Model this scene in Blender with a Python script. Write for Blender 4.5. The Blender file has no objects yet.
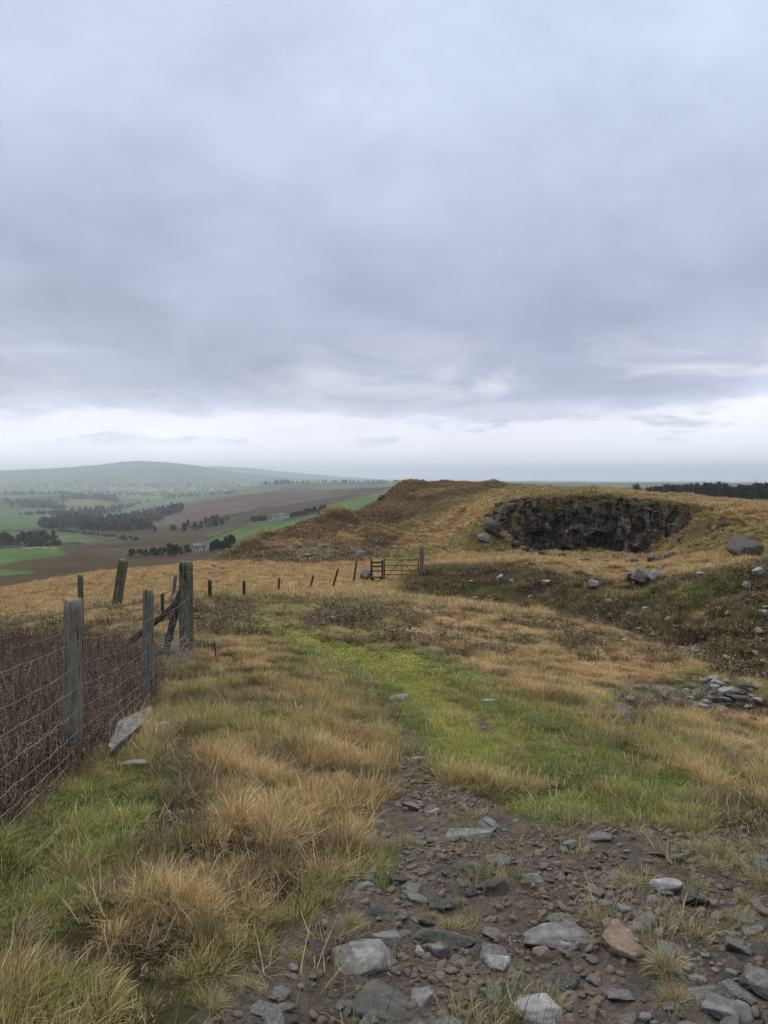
import bpy, math, random
import numpy as np
from mathutils import Vector, Matrix, Euler

SC = bpy.context.scene
COL = SC.collection
rng = np.random.default_rng(7)
random.seed(7)
R = math.radians
HAZE, SKY, SUNP, EXPO = 1.7e-4, 1.0, 1.5, 0.38

# ------------------------------------------------------------------ noise
def _hash(ix, iy, seed):
    h = (ix.astype(np.int64) * 374761393 + iy.astype(np.int64) * 668265263 + seed * 1442695041) & 0xffffffff
    h = ((h ^ (h >> 13)) * 1274126177) & 0xffffffff
    h = (h ^ (h >> 16)) & 0xffffffff
    return h
def gnoise(x, y, seed=0):
    x = np.asarray(x, float); y = np.asarray(y, float)
    ix = np.floor(x); iy = np.floor(y); fx = x - ix; fy = y - iy
    u = fx*fx*fx*(fx*(fx*6-15)+10); v = fy*fy*fy*(fy*(fy*6-15)+10)
    def g(dx, dy):
        a = _hash(ix+dx, iy+dy, seed) * (2*math.pi/4294967296.0)
        return np.cos(a)*(fx-dx) + np.sin(a)*(fy-dy)
    a = g(0,0)*(1-u)+g(1,0)*u; b = g(0,1)*(1-u)+g(1,1)*u
    return (a*(1-v)+b*v)*1.5
def fbm(x, y, seed=0, oct=4, gain=.5):
    s = 0; a = 1; t = 0
    for o in range(oct):
        s = s + a*gnoise(x*2**o+17.3*o, y*2**o-9.1*o, seed+o); t += a; a *= gain
    return s/t*1.4
def sstep(a, b, x):
    t = np.clip((x-a)/(b-a), 0, 1); return t*t*(3-2*t)

# ------------------------------------------------------------------ camera geometry (lens and eye height, used to survey the ground)
F = 773.0; CX = 384.0; CY = 512.0; EYE = 1.6
PITCH = math.atan(32/F); CP = math.cos(PITCH); SP = math.sin(PITCH)
def ray(px, py):
    x = (np.asarray(px, float)-CX)/F; y = (CY-np.asarray(py, float))/F
    return x, CP+y*SP, y*CP-SP
def project(X, Y, Z):
    dz = Z-EYE
    dep = Y*CP - dz*SP
    up = Y*SP + dz*CP
    ok = dep > .05
    d = np.where(ok, dep, .05)
    return np.where(ok, CX+F*X/d, np.where(X > 0, 5000, -5000)), np.where(ok, CY-F*up/d, 5000)

# ------------------------------------------------------------------ the terrain: lines of survey points (bearing, row, distance)
# each line: list of (px, py, r); py may be ('z', value)
Z = lambda v: ('z', v)
LINES = [
 [(-300,Z(.03),.5),(384,Z(0),.5),(1100,Z(.03),.5)],
 [(-300,Z(.10),2.0),(0,Z(.08),2.0),(384,Z(-.05),2.0),(768,Z(-.03),2.0),(1100,Z(.05),2.0)],
 [(-300,Z(.12),3.4),(0,Z(0.0),3.4),(150,Z(-.06),3.4),(384,Z(-.15),3.4),(600,Z(-.12),3.4),(768,Z(-.08),3.4),(1100,Z(.05),3.4)],
 [(-300,Z(-.05),5.0),(0,Z(-.17),5.0),(73,Z(-.245),5.1),(200,Z(-.24),5.0),(384,Z(-.34),5.0),(600,Z(-.36),5.0),(768,Z(-.34),5.0),(1100,Z(-.2),5.0)],
 [(-300,Z(-.45),8.0),(0,Z(-.60),8.0),(149,Z(-.60),8.1),(250,Z(-.55),8.0),(384,Z(-.66),8.0),(550,Z(-.62),7.8),(700,Z(-.75),7.5),(768,Z(-.85),7.5),(1100,Z(-.9),7.5)],
 # left: gentle field; right: shoulder of the orange knoll
 [(-300,Z(-1.0),13),(0,Z(-1.05),13),(186,Z(-.88),12),(300,Z(-1.1),14),(400,Z(-1.35),16),(500,Z(-1.45),15),(600,Z(-1.3),12.5),(700,Z(-1.15),10),(768,Z(-1.1),9),(1100,Z(-1.2),8.5)],
 # knoll crest
 [(-300,Z(-1.6),20),(0,Z(-1.7),20),(186,Z(-1.75),22),(300,Z(-2.3),26),(400,598,31),(480,606,27),(550,618,22),(620,632,18),(700,668,13),(768,690,11),(1100,760,10)],
 # dip behind the knoll
 [(-300,640,26),(0,635,26),(186,610,30),(300,600,32),(360,594,34),(400,595,36),(430,606,36),(500,618,33),(600,642,25),(700,690,18),(768,706,17),(1100,780,15)],
 # bank top
 [(-300,628,32),(0,620,34),(150,600,37),(250,590,39),(350,587,40),(400,580,42),(430,568,43),(500,568,40),(550,576,37),(600,590,32),(650,590,30),(700,579,28),(768,570,27),(1100,560,26)],
 # plateau
 [(-300,612,40),(0,605,42),(150,583,46),(250,579,47),(350,575,49),(400,572,50),(430,566,51),(500,560,52),(550,562,48),(600,574,42),(650,576,38),(700,571,37),(768,560,37),(1100,540,36)],
 # cliff foot / far edge of the field
 [(-300,602,50),(0,592,50),(100,573,56),(200,565,61),(250,564,63),(300,563,64),(350,560,66),(400,556,69),(440,552,71),(480,551,72.5),(540,557,73),(600,557,73),(650,560,72.5),(690,550,69),(720,543,64),(768,545,57),(1100,530,50)],
 # cliff top / first mounds
 [(-300,612,75),(0,603,75),(100,584,78),(190,575,80),(220,563,78),(250,556,77),(300,551,79),(340,541,83),(370,538,86),(400,545,86),(440,537,85),(470,522,82),(486,515,77.5),(510,499,76.5),(550,494.5,76),(600,493.5,76),(650,498,75.5),(690,504,73),(720,510,71),(768,515,72),(1100,500,66)],
 # behind
 [(-300,606,95),(0,598,95),(100,580,98),(190,575,95),(219,563,88),(240,547,90),(262,536,92),(294,530,96),(300,526,97),(316,522,99),(326,513,101),(337,509,103),(347,512,104),(357,520,105),(375,526,106),(400,527,108),(430,514,110),(460,504,112),(500,493,112),(530,489,112),(560,491.5,104),(600,491,98),(650,496,95),(700,501,93),(768,506,92),(1100,490,90)],
 # the big spoil mound
 [(-300,600,120),(0,594,120),(100,577,122),(200,573,122),(260,563,122),(300,552,125),(337,530,129),(352,517,132),(364,509,134),(382,497,140),(400,485.5,145),(412,482,149),(430,482.5,150),(470,484,150),(500,485,150),(530,487,150),(570,494,150),(650,499,150),(768,506,150),(1100,494,150)],
 [(-300,592,170),(0,586,170),(100,572,175),(200,567,190),(260,563,200),(340,545,210),(400,510,215),(440,498,220),(600,501,220),(768,507,220),(1100,498,220)],
 [(-300,570,330),(0,563,340),(100,557,360),(200,551,400),(260,540,400),(340,521,400),(400,504,400),(440,497,400),(600,500,420),(768,502,420),(1100,496,420)],
 [(-300,548,640),(0,545,640),(100,539,680),(200,533,700),(260,521,700),(340,507,700),(400,498,700),(768,497,700),(1100,494,700)],
 [(-300,530,1100),(0,527,1100),(100,526,1100),(160,524,1100),(220,512,1100),(260,506,1100),(340,497,1050),(400,491,1050),(768,492,1100),(1100,490,1100)],
 [(-300,518,1500),(0,517,1500),(100,516,1500),(145,517,1500),(190,504,1500),(230,497,1500),(260,493,1500),(300,490,1500),(400,487,1500),(768,489,1500),(1100,487,1500)],
 [(-300,510,2100),(0,508,2100),(100,509,2100),(145,512,2100),(190,509,2100),(230,503,2100),(300,496,2100),(400,490,2100),(768,487,2100),(1100,486,2100)],
 [(-300,500,3000),(0,498,3000),(60,495,3000),(100,496,3000),(125,501,3000),(180,499,3000),(230,492,3000),(260,486,3000),(300,483,3000),(400,482.5,3000),(768,485,3000),(1100,484,3000)],
 [(-300,494,4500),(0,491,4500),(150,491,4500),(220,488,4500),(260,486,4500),(400,483.5,4500),(768,484,4500),(1100,484,4500)],
 [(-300,474,8000),(0,470,8000),(70,466.5,8000),(110,464,8000),(135,461.5,8000),(160,462,8000),(190,464.5,8000),(215,469,8000),(240,473,8000),(300,479,8000),(400,481.5,8000),(768,483.3,8000),(1100,484,8000)],
 [(-300,482,9300),(0,477,9300),(140,470,9300),(240,478,9300),(400,482,9300),(768,483.3,9300),(1100,484,9300)],
 [(-300,478,11500),(0,475,11500),(180,468,11500),(215,466,11500),(250,468,11500),(300,473,11500),(350,477.5,11500),(400,480.6,11500),(768,482.8,11500),(1100,483,11500)],
 [(-300,486,14000),(1100,486,14000)],
]
NA = 1601
A_LIM = R(48)
A_T = np.linspace(-A_LIM, A_LIM, NA)
TL = []; TQ = []
for ln in LINES:
    aa=[]; ll=[]; qq=[]
    for px, py, r in ln:
        if isinstance(py, tuple):
            x,y,z = ray(px, 480); a = math.atan2(x,y); q = py[1]/r
        else:
            x,y,z = ray(px, py); a = math.atan2(x,y); q = EYE/r + z/math.hypot(x,y)
        aa.append(a); ll.append(math.log(r)); qq.append(q)
    TL.append(np.interp(A_T, aa, ll)); TQ.append(np.interp(A_T, aa, qq))
TL = np.array(TL); TQ = np.array(TQ)
ker = np.exp(-.5*(np.arange(-24,25)/3.5)**2); ker /= ker.sum()
def sm(row):
    p = np.pad(row, 24, mode='edge'); return np.convolve(p, ker, mode='valid')
TL = np.array([sm(r) for r in TL]); TQ = np.array([sm(r) for r in TQ])
K = len(LINES)
dL = np.diff(TL, axis=0); dQ = np.diff(TQ, axis=0)/dL
TM = np.zeros_like(TQ)
TM[0] = dQ[0]; TM[-1] = dQ[-1]
for k in range(1, K-1):
    a, b = dQ[k-1], dQ[k]
    w1 = 2*dL[k]+dL[k-1]; w2 = dL[k]+2*dL[k-1]
    with np.errstate(divide='ignore', invalid='ignore'):
        h = (w1+w2)/(w1/a + w2/b)
    TM[k] = np.where(a*b > 0, h, 0)

def polar(X, Y):
    X = np.asarray(X, float); Y = np.asarray(Y, float)
    return np.arctan2(X, Y), np.hypot(X, Y)
def _prof(a, lr):
    fi = np.clip((a+A_LIM)/(2*A_LIM)*(NA-1), 0, NA-1.001); i0 = fi.astype(int); f = fi-i0
    L = TL[:, i0]*(1-f)+TL[:, i0+1]*f
    k = np.clip((lr[None] >= L).sum(0)-1, 0, K-2)
    n = np.arange(len(lr))
    l0 = L[k, n]; l1 = L[k+1, n]
    g = lambda T, kk: T[kk, i0]*(1-f)+T[kk, i0+1]*f
    q0, q1, m0, m1 = g(TQ,k), g(TQ,k+1), g(TM,k), g(TM,k+1)
    h = l1-l0; t = np.clip((lr-l0)/h, 0, 1.0)
    t2 = t*t; t3 = t2*t
    return (2*t3-3*t2+1)*q0+(t3-2*t2+t)*h*m0+(-2*t3+3*t2)*q1+(t3-t2)*h*m1
def knoll_r(a):
    return np.exp(np.interp(a, A_T, TL[6]))
def foot_r(a):
    return np.exp(np.interp(a, A_T, TL[10]))
def height0(X, Y):
    a, r = polar(X, Y); sh = a.shape; a = a.ravel(); r = np.maximum(r.ravel(), .3)
    out = np.empty_like(r)
    for s in range(0, len(r), 200000):
        A = a[s:s+200000]; RR = r[s:s+200000]; lr = np.log(RR)
        q = _prof(np.clip(A, -A_LIM, A_LIM), lr)
        w = np.clip((np.abs(A)-A_LIM)/(math.pi-A_LIM), 0, 1)*.5
        if (w > 0).any():
            q2 = _prof(-np.clip(A, -A_LIM, A_LIM), lr)
            q = q*(1-w)+q2*w
        out[s:s+200000] = q*RR
    return out.reshape(sh)

# ------------------------------------------------------------------ ground cover: which kind of cover lies where
CATS = ['straw','olive','turf','moss','earth','heather','bank','bracken','field','moor','purple','wood','pale','rubble','peat']
CI = {c:i for i,c in enumerate(CATS)}
GC = np.array([  # soil / ground colour under each cover
 (.27,.175,.078),(.150,.120,.050),(.085,.100,.028),(.21,.20,.05),(.125,.094,.070),(.040,.031,.025),(.058,.048,.026),
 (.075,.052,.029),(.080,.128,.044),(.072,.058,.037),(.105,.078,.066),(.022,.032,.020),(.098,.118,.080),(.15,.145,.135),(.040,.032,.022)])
def inpoly(px, py, P):
    P = np.array(P, float); n = len(P)
    ins = np.zeros(px.shape, bool); dmin = np.full(px.shape, 1e9)
    for i in range(n):
        x0,y0 = P[i]; x1,y1 = P[(i+1)%n]
        with np.errstate(divide='ignore', invalid='ignore'):
            c = ((y0 > py) != (y1 > py)) & (px < (x1-x0)*(py-y0)/(y1-y0)+x0)
        ins ^= c
        t = np.clip(((px-x0)*(x1-x0)+(py-y0)*(y1-y0))/((x1-x0)**2+(y1-y0)**2), 0, 1)
        d = np.hypot(px-x0-t*(x1-x0), py-y0-t*(y1-y0)); dmin = np.minimum(dmin, d)
    return np.where(ins, dmin, -dmin)
# (cover, strength, softness px, jitter px, rmin, rmax, polygon)
ZONES = [
 # ---- far country
 ('moor',1,4,4,150,900,[(-400,640),(-400,566),(0,560),(60,556),(150,545),(230,536),(300,528),(500,510),(500,640)]),
 ('field',1,2,1.5,150,900,[(-400,560),(0,549),(40,546),(75,548),(60,556),(20,560),(0,566),(-400,580)]),
 ('field',1,1.5,1,300,1300,[(-400,536),(0,531),(60,532),(90,536),(100,541),(80,544),(0,545),(-400,552)]),
 ('pale',.5,2,2,300,1300,[(60,532),(105,533),(135,540),(100,543)]),
 ('field',1,1.5,1,230,1500,[(200,536),(240,527),(300,512),(340,503),(385,490),(430,486),(460,500),(420,515),(340,522),(290,532),(230,550),(205,548)]),
 ('field',.9,1.5,1,230,900,[(-400,575),(0,569),(30,571),(45,576),(0,584),(-400,592)]),
 ('moor',.8,1.5,2,300,1300,[(60,545),(130,538),(200,533),(215,536),(190,552),(100,556),(60,552)]),
 ('purple',1,2,2,1000,2000,[(140,530),(150,520),(190,505),(230,497),(300,489),(400,486),(500,484),(500,490),(400,491),(340,498),(260,512),(215,522),(170,532)]),
 ('pale',.6,1,.6,900,2600,[(-400,520),(0,516),(50,517),(100,521),(60,524),(0,526),(-400,532)]),
 ('field',.9,1,.6,900,3400,[(82,497),(105,495),(118,500),(112,505),(84,505)]),
 ('wood',.8,1,1,1500,3400,[(-300,500),(0,500),(50,502),(62,507),(20,506),(0,505),(-300,508)]),
 ('field',.75,1.5,2,900,2600,[(-400,521),(0,517),(60,518),(100,522),(70,527),(0,529),(-400,533)]),
 ('field',.7,1.5,2,1900,3400,[(120,507),(180,500),(240,494),(230,498),(190,503),(150,509)]),
 ('pale',1,2,2,2600,5200,[(240,487),(270,483),(400,481),(800,482),(800,486),(260,489)]),
 ('field',.6,1.2,1,2600,5200,[(0,491),(40,490),(48,494),(0,496)]),
 ('purple',.7,3,3,6000,12500,[(100,468),(135,458),(180,460),(225,462),(300,470),(420,478),(420,482),(240,474),(160,468)]),
 # ---- mounds and quarry
 ('bracken',1,4,6,58,260,[(195,575),(215,562),(240,543),(290,526),(337,509),(365,508),(400,478),(530,478),(490,492),(440,512),(400,538),(380,560),(330,566),(240,568)]),
 ('straw',1,3,4,74,260,[(378,556),(400,540),(440,512),(490,491),(530,486),(560,492),(500,505),(470,525),(440,545),(400,556)]),
 ('olive',.6,4,8,80,260,[(340,545),(400,520),(430,500),(470,490),(540,484),(560,490),(470,500),(410,530),(370,548)]),
 ('turf',.55,3,4,90,260,[(345,543),(385,528),(400,535),(380,546)]),
 ('straw',.75,5,10,58,260,[(260,545),(330,535),(360,530),(370,540),(300,552)]),
 ('rubble',.6,3,5,58,130,[(285,552),(310,540),(340,546),(390,546),(392,552),(340,556),(300,562)]),
 ('peat',.75,1.5,5,120,260,[(402,495),(420,487),(450,485),(447,490),(425,500),(408,503)]),
 ('bank',.7,3,6,58,260,[(200,570),(225,556),(262,536),(285,530),(300,540),(270,552),(250,566)]),
 ('bank',.65,3,5,90,260,[(318,524),(335,511),(350,515),(372,520),(360,530),(330,531)]),
 ('peat',.35,3,5,100,260,[(430,484),(500,485),(500,492),(470,500),(440,512),(425,515)]),
 ('turf',.6,1.5,3,100,260,[(498,486),(520,484),(556,491),(530,490),(505,491)]),
 ('olive',.7,6,8,60,260,[(486,510),(530,490),(600,485),(768,498),(1100,480),(1100,560),(768,548),(700,550),(640,505),(540,498)]),
 ('straw',.75,5,10,60,260,[(560,492),(620,487),(768,497),(1100,480),(1100,540),(768,530),(720,515),(650,498)]),
 ('olive',.9,4,5,58,90,[(450,552),(490,520),(500,510),(530,545),(545,556)]),
 # ---- the field and plateau
 ('straw',.95,5,7,24,62,[(-400,640),(-60,598),(0,590),(100,571),(190,561),(330,558),(372,556),(430,560),(400,580),(395,600),(330,596),(300,600),(230,592),(200,600),(100,602),(0,632),(-400,690)]),
 ('straw',.75,5,8,24,90,[(440,552),(600,556),(690,552),(768,560),(1000,550),(1000,570),(768,572),(700,575),(600,582),(560,572),(500,566),(430,566)]),
 ('turf',.7,4,5,24,60,[(555,582),(590,584),(660,592),(680,600),(620,612),(570,600)]),
 ('turf',.5,3,4,40,110,[(380,562),(400,548),(425,548),(424,562),(400,575)]),
 # ---- near
 ('straw',1,10,14,5,40,[(385,603),(450,600),(550,612),(620,628),(700,664),(768,686),(1100,740),(1100,830),(768,800),(690,790),(640,765),(560,722),(500,682),(430,652),(385,625)]),
 ('olive',.8,6,10,5,26,[(540,680),(640,690),(700,720),(768,740),(768,790),(640,740),(560,710)]),
 ('olive',.6,5,8,5,26,[(470,640),(560,640),(600,660),(520,655)]),
 ('straw',.8,6,10,8,30,[(60,610),(150,600),(190,600),(200,650),(280,640),(290,660),(230,680),(180,660),(130,650),(60,640)]),
 ('straw',.65,10,22,2,9,[(180,770),(250,700),(330,670),(392,750),(385,800),(340,850),(250,930),(120,970),(40,990),(80,900),(200,830)]),
 ('turf',.78,8,22,2,8,[(-200,860),(60,785),(150,760),(185,800),(180,850),(120,905),(50,955),(-200,1010)]),
 ('turf',.5,6,10,5,12,[(180,690),(250,690),(330,740),(300,760),(200,740)]),
 ('turf',.95,7,10,5,34,[(235,604),(270,622),(330,640),(420,650),(520,692),(600,730),(660,785),(610,812),(520,815),(440,775),(395,745),(375,700),(320,665),(270,645),(240,625)]),
 ('moss',1,6,14,5,36,[(245,606),(330,644),(405,650),(462,690),(530,740),(530,795),(450,778),(424,712),(376,676),(270,636)]),
 ('turf',.95,6,10,3.5,8,[(440,782),(500,795),(600,792),(680,765),(715,795),(670,828),(600,836),(520,832),(470,806)]),
 ('moss',.8,4,6,4,7,[(605,772),(650,778),(640,792),(600,788)]),
 ('peat',.7,7,12,2.5,9,[(170,770),(215,780),(200,860),(130,900),(60,985),(20,985),(110,880)]),
 ('peat',.75,5,10,3,7,[(250,860),(330,820),(350,850),(300,900),(230,950),(150,985),(140,960)]),
 ('earth',1,7,14,1.0,9,[(402,770),(450,778),(490,800),(530,822),(600,818),(680,832),(768,826),(1100,850),(1300,1400),(0,1400),(150,1060),(215,1000),(290,930),(335,900),(350,850),(380,800)]),
 ('earth',.95,2.5,6,6,22,[(352,664),(362,668),(374,684),(378,700),(366,698),(356,684)]),
 ('peat',.8,3,8,5,14,[(378,700),(392,708),(408,728),(400,738),(386,722)]),
 ('peat',.6,3,8,5,14,[(500,740),(515,752),(520,790),(508,785)]),
 ('peat',.5,4,10,5,20,[(440,690),(470,700),(500,740),(470,720)]),
 ('earth',.9,3,5,5,12,[(398,724),(418,732),(438,778),(398,778)]),
 ('earth',.9,2,3,6,14,[(458,700),(480,712),(500,738),(482,734)]),
 ('peat',.8,5,8,3,8,[(690,800),(768,805),(1000,820),(1000,870),(768,850),(700,822)]),
 ('turf',.7,4,9,1,7,[(350,840),(400,850),(395,890),(360,890)]),
 ('rubble',.35,6,36,14,36,[(312,612),(345,604),(400,601),(405,608),(375,625),(340,640),(312,638)]),
 ('peat',.85,6,40,14,36,[(308,612),(345,602),(405,599),(408,608),(375,626),(340,642),(308,640)]),
 ('peat',.8,6,40,11,26,[(560,632),(600,630),(622,642),(600,652),(560,648)]),
 ('rubble',1,5,8,6,16,[(600,690),(650,684),(690,676),(745,690),(765,715),(700,712),(620,722)]),
 ('peat',.75,6,36,12,26,[(192,608),(245,606),(235,632),(200,640)]),
 ('heather',1,5,8,3,16,[(-400,650),(0,640),(75,640),(150,650),(158,672),(150,708),(100,752),(75,772),(0,826),(-400,960)]),
]
def cover(X, Y, Zv):
    """weights of the cover kinds at ground points"""
    a, r = polar(X, Y); px, py = project(X, Y, Zv)
    n = len(X); W = np.zeros((len(CATS), n))
    lr = np.log(r)
    j1 = fbm(a*60, lr*22, 3, 4); j2 = fbm(a*60+50, lr*22+9, 8, 4)
    W[CI['olive']] = 1
    far = sstep(140, 190, r)
    W *= 1-far; W[CI['moor']] += far
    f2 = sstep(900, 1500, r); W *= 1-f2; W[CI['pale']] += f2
    for cat, st, soft, jit, r0, r1, P in ZONES:
        m = (r > r0) & (r < r1)
        xs = [p[0] for p in P]; ys = [p[1] for p in P]
        m &= (px > min(xs)-30) & (px < max(xs)+30) & (py > min(ys)-30) & (py < max(ys)+30)
        idx = np.nonzero(m)[0]
        if not len(idx): continue
        d = inpoly(px[idx]+j1[idx]*jit, py[idx]+j2[idx]*jit*.6, P)
        w = st*sstep(-soft, soft, d)
        W[:, idx] *= 1-w; W[CI[cat], idx] += w
    # bank beyond the knoll on the right
    kr = knoll_r(np.clip(a, -A_LIM, A_LIM))
    top = np.exp(np.interp(a, A_T, TL[8]))
    b = sstep(kr*1.02, kr*1.1, r)*(1-sstep(top*1.0, top*1.12, r+j1*2))*sstep(392, 425, px)
    b *= 1-.5*sstep(540, 590, px)*(1-sstep(650, 690, px))*sstep(-.3,.4,j2)
    W *= 1-b; W[CI['bank']] += b
    if (b > 0).any():
        pn = fbm(X*.35, Y*.35, 95, 4); pm = fbm(X*.5+30, Y*.5, 96, 4)
        for nm, w in (('turf', b*.6*sstep(.12,.32,pn)), ('straw', b*.45*sstep(.18,.36,pm)), ('heather', b*.6*sstep(.1,.3,-pn))):
            W *= 1-w; W[CI[nm]] += w
    # tops of the spoil humps are grassier, their flanks browner
    mz = sstep(58, 64, r)*(1-sstep(150, 190, r))
    if (mz > 0).any():
        hb = humps(X, Y); w = mz*sstep(.45,.9,hb)*.22; W *= 1-w; W[CI['straw']] += w
        w = mz*sstep(.08,.2,hb)*(1-sstep(.3,.5,hb))*.55; W *= 1-w; W[CI['peat']] += w*.5; W[CI['bracken']] += w*.5
    nearw = (1-sstep(24, 34, r))*(1-W[CI['earth']])*(1-W[CI['heather']])*(1-W[CI['bank']])*(1-W[CI['moss']]*.9)*(1-W[CI['turf']]*.8)
    if (nearw > 0).any():
        pn = fbm(X*1.0, Y*.75, 195, 4); pm = fbm(X*.7+30, Y*.5, 196, 4); pk = fbm(X*.55+3, Y*.4+80, 197, 4)
        for nm, w in (('turf', nearw*.6*sstep(.18,.32,pm)), ('olive', nearw*.35*sstep(.12,.30,pk)), ('peat', nearw*.9*sstep(.15,.28,pn)), ('peat', nearw*.75*sstep(.26,.38,-pn))):
            W *= 1-w; W[CI[nm]] += w
    # far fields patchwork
    u = sstep(1700, 2200, r)
    if (u > 0).any():
        c = gnoise(X/260+gnoise(X/700, Y/700, 5), Y/420, 31); c2 = gnoise(X/180, Y/300+40, 33)
        for nm, w in (('field', sstep(.05,.1,c)*.7*u), ('wood', sstep(.22,.27,c2)*.75*u)):
            W *= 1-w; W[CI[nm]] += w
    if (u > 0).any():
        q1 = np.floor(X/170+.8*gnoise(X/500,Y/500,35)); q2 = np.floor(Y/(260)+q1*.37+.6*gnoise(X/400,Y/400,36)); hh = _hash(q1,q2,77)/4294967296.0
        u2 = u*(1-sstep(5000,9000,r)*.5)
        for nm, w in (('field', (hh>.5)*(hh<.8)*.9*u2),('moor', (hh>.86)*.6*u2),('wood',(hh<.15)*.5*u2),('straw',(hh>.8)*(hh<.86)*.35*u2)):
            W *= 1-w; W[CI[nm]] += w
    return W, px, py, a, r, j1, j2

HUMPS = [(247,82,1.2,2.6),(282,82,.9,2.6),(306,90,1.0,3.2),(372,83,1.6,4.2),(352,88,1.0,2.6),(335,100,.7,3.0),(412,100,1.3,3.5),(392,118,1.6,4.5),(428,128,1.3,5.),(452,108,.9,3.),(462,132,.9,6.),(412,142,.3,3.2),(487,140,.4,5.),(395,92,.8,2.2),(232,86,.7,2.2),(267,88,1.,2.4),(441,93,.8,2.4),(715,62,.9,3.),(745,66,1.2,3.4),(690,64,.6,2.),(560,69,.5,2.4),(612,69,.55,2.),(585,68,.4,1.8),(655,68,.5,1.8),(530,68,.35,1.6),(535,81,.4,2.),(600,81,.45,2.6),(655,80,.4,2.),(575,72.6,.6,1.2),(632,72.2,.5,1.2),(770,58,1.1,3.)]
SPILL = [(703,66.3,5.3,2.2,3.4),(684,68.8,3.9,1.8,3.0),(668,70.5,2.5,1.6,2.4),(724,64,5.5,2.6,4.0),(484,72.,4.3,1.5,3.4),(500,71.8,3.0,1.8,3.0),(519,71.6,1.9,1.8,2.4),(590,71.6,1.5,1.5,1.4),(640,71.,1.6,1.2,1.4)]
def _hc():
    out = []
    for px_, r_, h_, w_ in HUMPS:
        dx, dy, dz = ray(px_, 480+EYE/r_*F); h = math.hypot(dx, dy); out.append((dx/h*r_, dy/h*r_, h_, w_))
    return out
HC = _hc()
def humps(X, Y, scaled=False):
    s = np.zeros(np.shape(X)); wx = X+fbm(X*.3,Y*.3,97,3)*1.6; wy = Y+fbm(X*.3,Y*.3,98,3)*1.6
    for cx, cy, h_, w_ in HC:
        e = np.exp(-np.minimum(((wx-cx)/w_)**2+((wy-cy)/(w_*1.25))**2, 40))
        s = np.maximum(s, e*h_) if scaled else np.maximum(s, e)
    return s
def height(X, Y):
    X = np.asarray(X, float); Y = np.asarray(Y, float); sh = X.shape; X = X.ravel(); Y = Y.ravel()
    z = height0(X, Y); a, r = polar(X, Y)
    n1 = gnoise(X*1.7, Y*1.7, 41); n2 = fbm(X*.45, Y*.45, 42, 3); n3 = gnoise(X*5.5, Y*5.5, 43)
    near = 1-sstep(25, 60, r)
    z = z + near*sstep(.5,2,r)*(n1*.035+n3*.012) + near*n2*.07*sstep(4, 10, r)
    rough = np.maximum(gnoise(X*14, Y*14, 44), -.25)+gnoise(X*31, Y*31, 45)*.4
    z = z + (1-sstep(9, 13, r))*rough*.010
    kr = knoll_r(np.clip(a,-A_LIM,A_LIM))
    m = sstep(kr*1.05, kr*1.3, r)*(1-sstep(45, 60, r))*sstep(.0,.25,a)
    z = z + m*fbm(X*.6, Y*.6, 46, 4)*.40
    mm = sstep(50, 75, r)*(1-sstep(150, 220, r))
    cz = sstep(483, 500, CX+F*np.tan(np.clip(a,-1.2,1.2)))*(1-sstep(705,725,CX+F*np.tan(np.clip(a,-1.2,1.2))))*(1-sstep(85,95,r))
    rg = 1-2*np.abs(fbm(X*.07+5, Y*.07, 52, 3))
    z = z + mm*(1-.85*cz)*(fbm(X*.13, Y*.13, 47, 5)*.65 + (rg-.5)*.45 + gnoise(X*.5, Y*.5, 49)*.16)
    sel = (r > 50) & (r < 165)
    if sel.any():
        z = z.copy(); zs = z[sel]+humps(X[sel], Y[sel], True); xs = X[sel]; ys = Y[sel]
        wx = xs+fbm(xs*.3,ys*.3,97,3)*1.2
        for px_, r_, h_, wx_, wy_ in SPILL:      # spoil heaped against the ends of the quarry face
            dx, dy, dz = ray(px_, 480+EYE/r_*F); h = math.hypot(dx, dy)
            e = np.exp(-np.minimum(((wx-dx/h*r_)/wx_)**2+((ys-dy/h*r_)/wy_)**2, 40))
            zs = np.maximum(zs, np.where(e > .04, -6.3+h_*e+fbm(xs*.5,ys*.5,99,3)*.25, -1e4))
        z[sel] = zs
    f = sstep(180, 400, r)
    z = z + f*fbm(X/180, Y/180, 48, 4)*np.minimum(r*.0022, 6.0)
    f = sstep(3000, 6000, r)
    z = z + f*fbm(X/900, Y/900, 50, 4)*16
    return z.reshape(sh)

HR = np.exp(np.linspace(math.log(1.2), math.log(13000), 640))
def hit(px, py, rmin=0):
    dx, dy, dz = ray(px, py); h = math.hypot(dx, dy)
    rs = HR
    for it in range(2):
        X = dx/h*rs; Y = dy/h*rs; z = EYE+dz/h*rs
        g = height(X, Y)
        ok = np.nonzero((z <= g) & (rs > rmin))[0]
        i = ok[0] if len(ok) else int(np.argmin(np.where(rs > max(rmin, 2), (z-g)/rs, 9)))
        if it == 0: rs = np.linspace(rs[max(i-1,0)], rs[i]*1.0005, 24)
    return Vector((X[i], Y[i], g[i])), rs[i]
def gz(x, y): return float(height(np.array([x]), np.array([y]))[0])
def at(px, r, lift=0):
    """point of the ground on the bearing of column px at distance r"""
    dx, dy, dz = ray(px, 480+EYE/r*F); h = math.hypot(dx, dy)
    x = dx/h*r; y = dy/h*r
    return Vector((x, y, gz(x, y)+lift))

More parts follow.
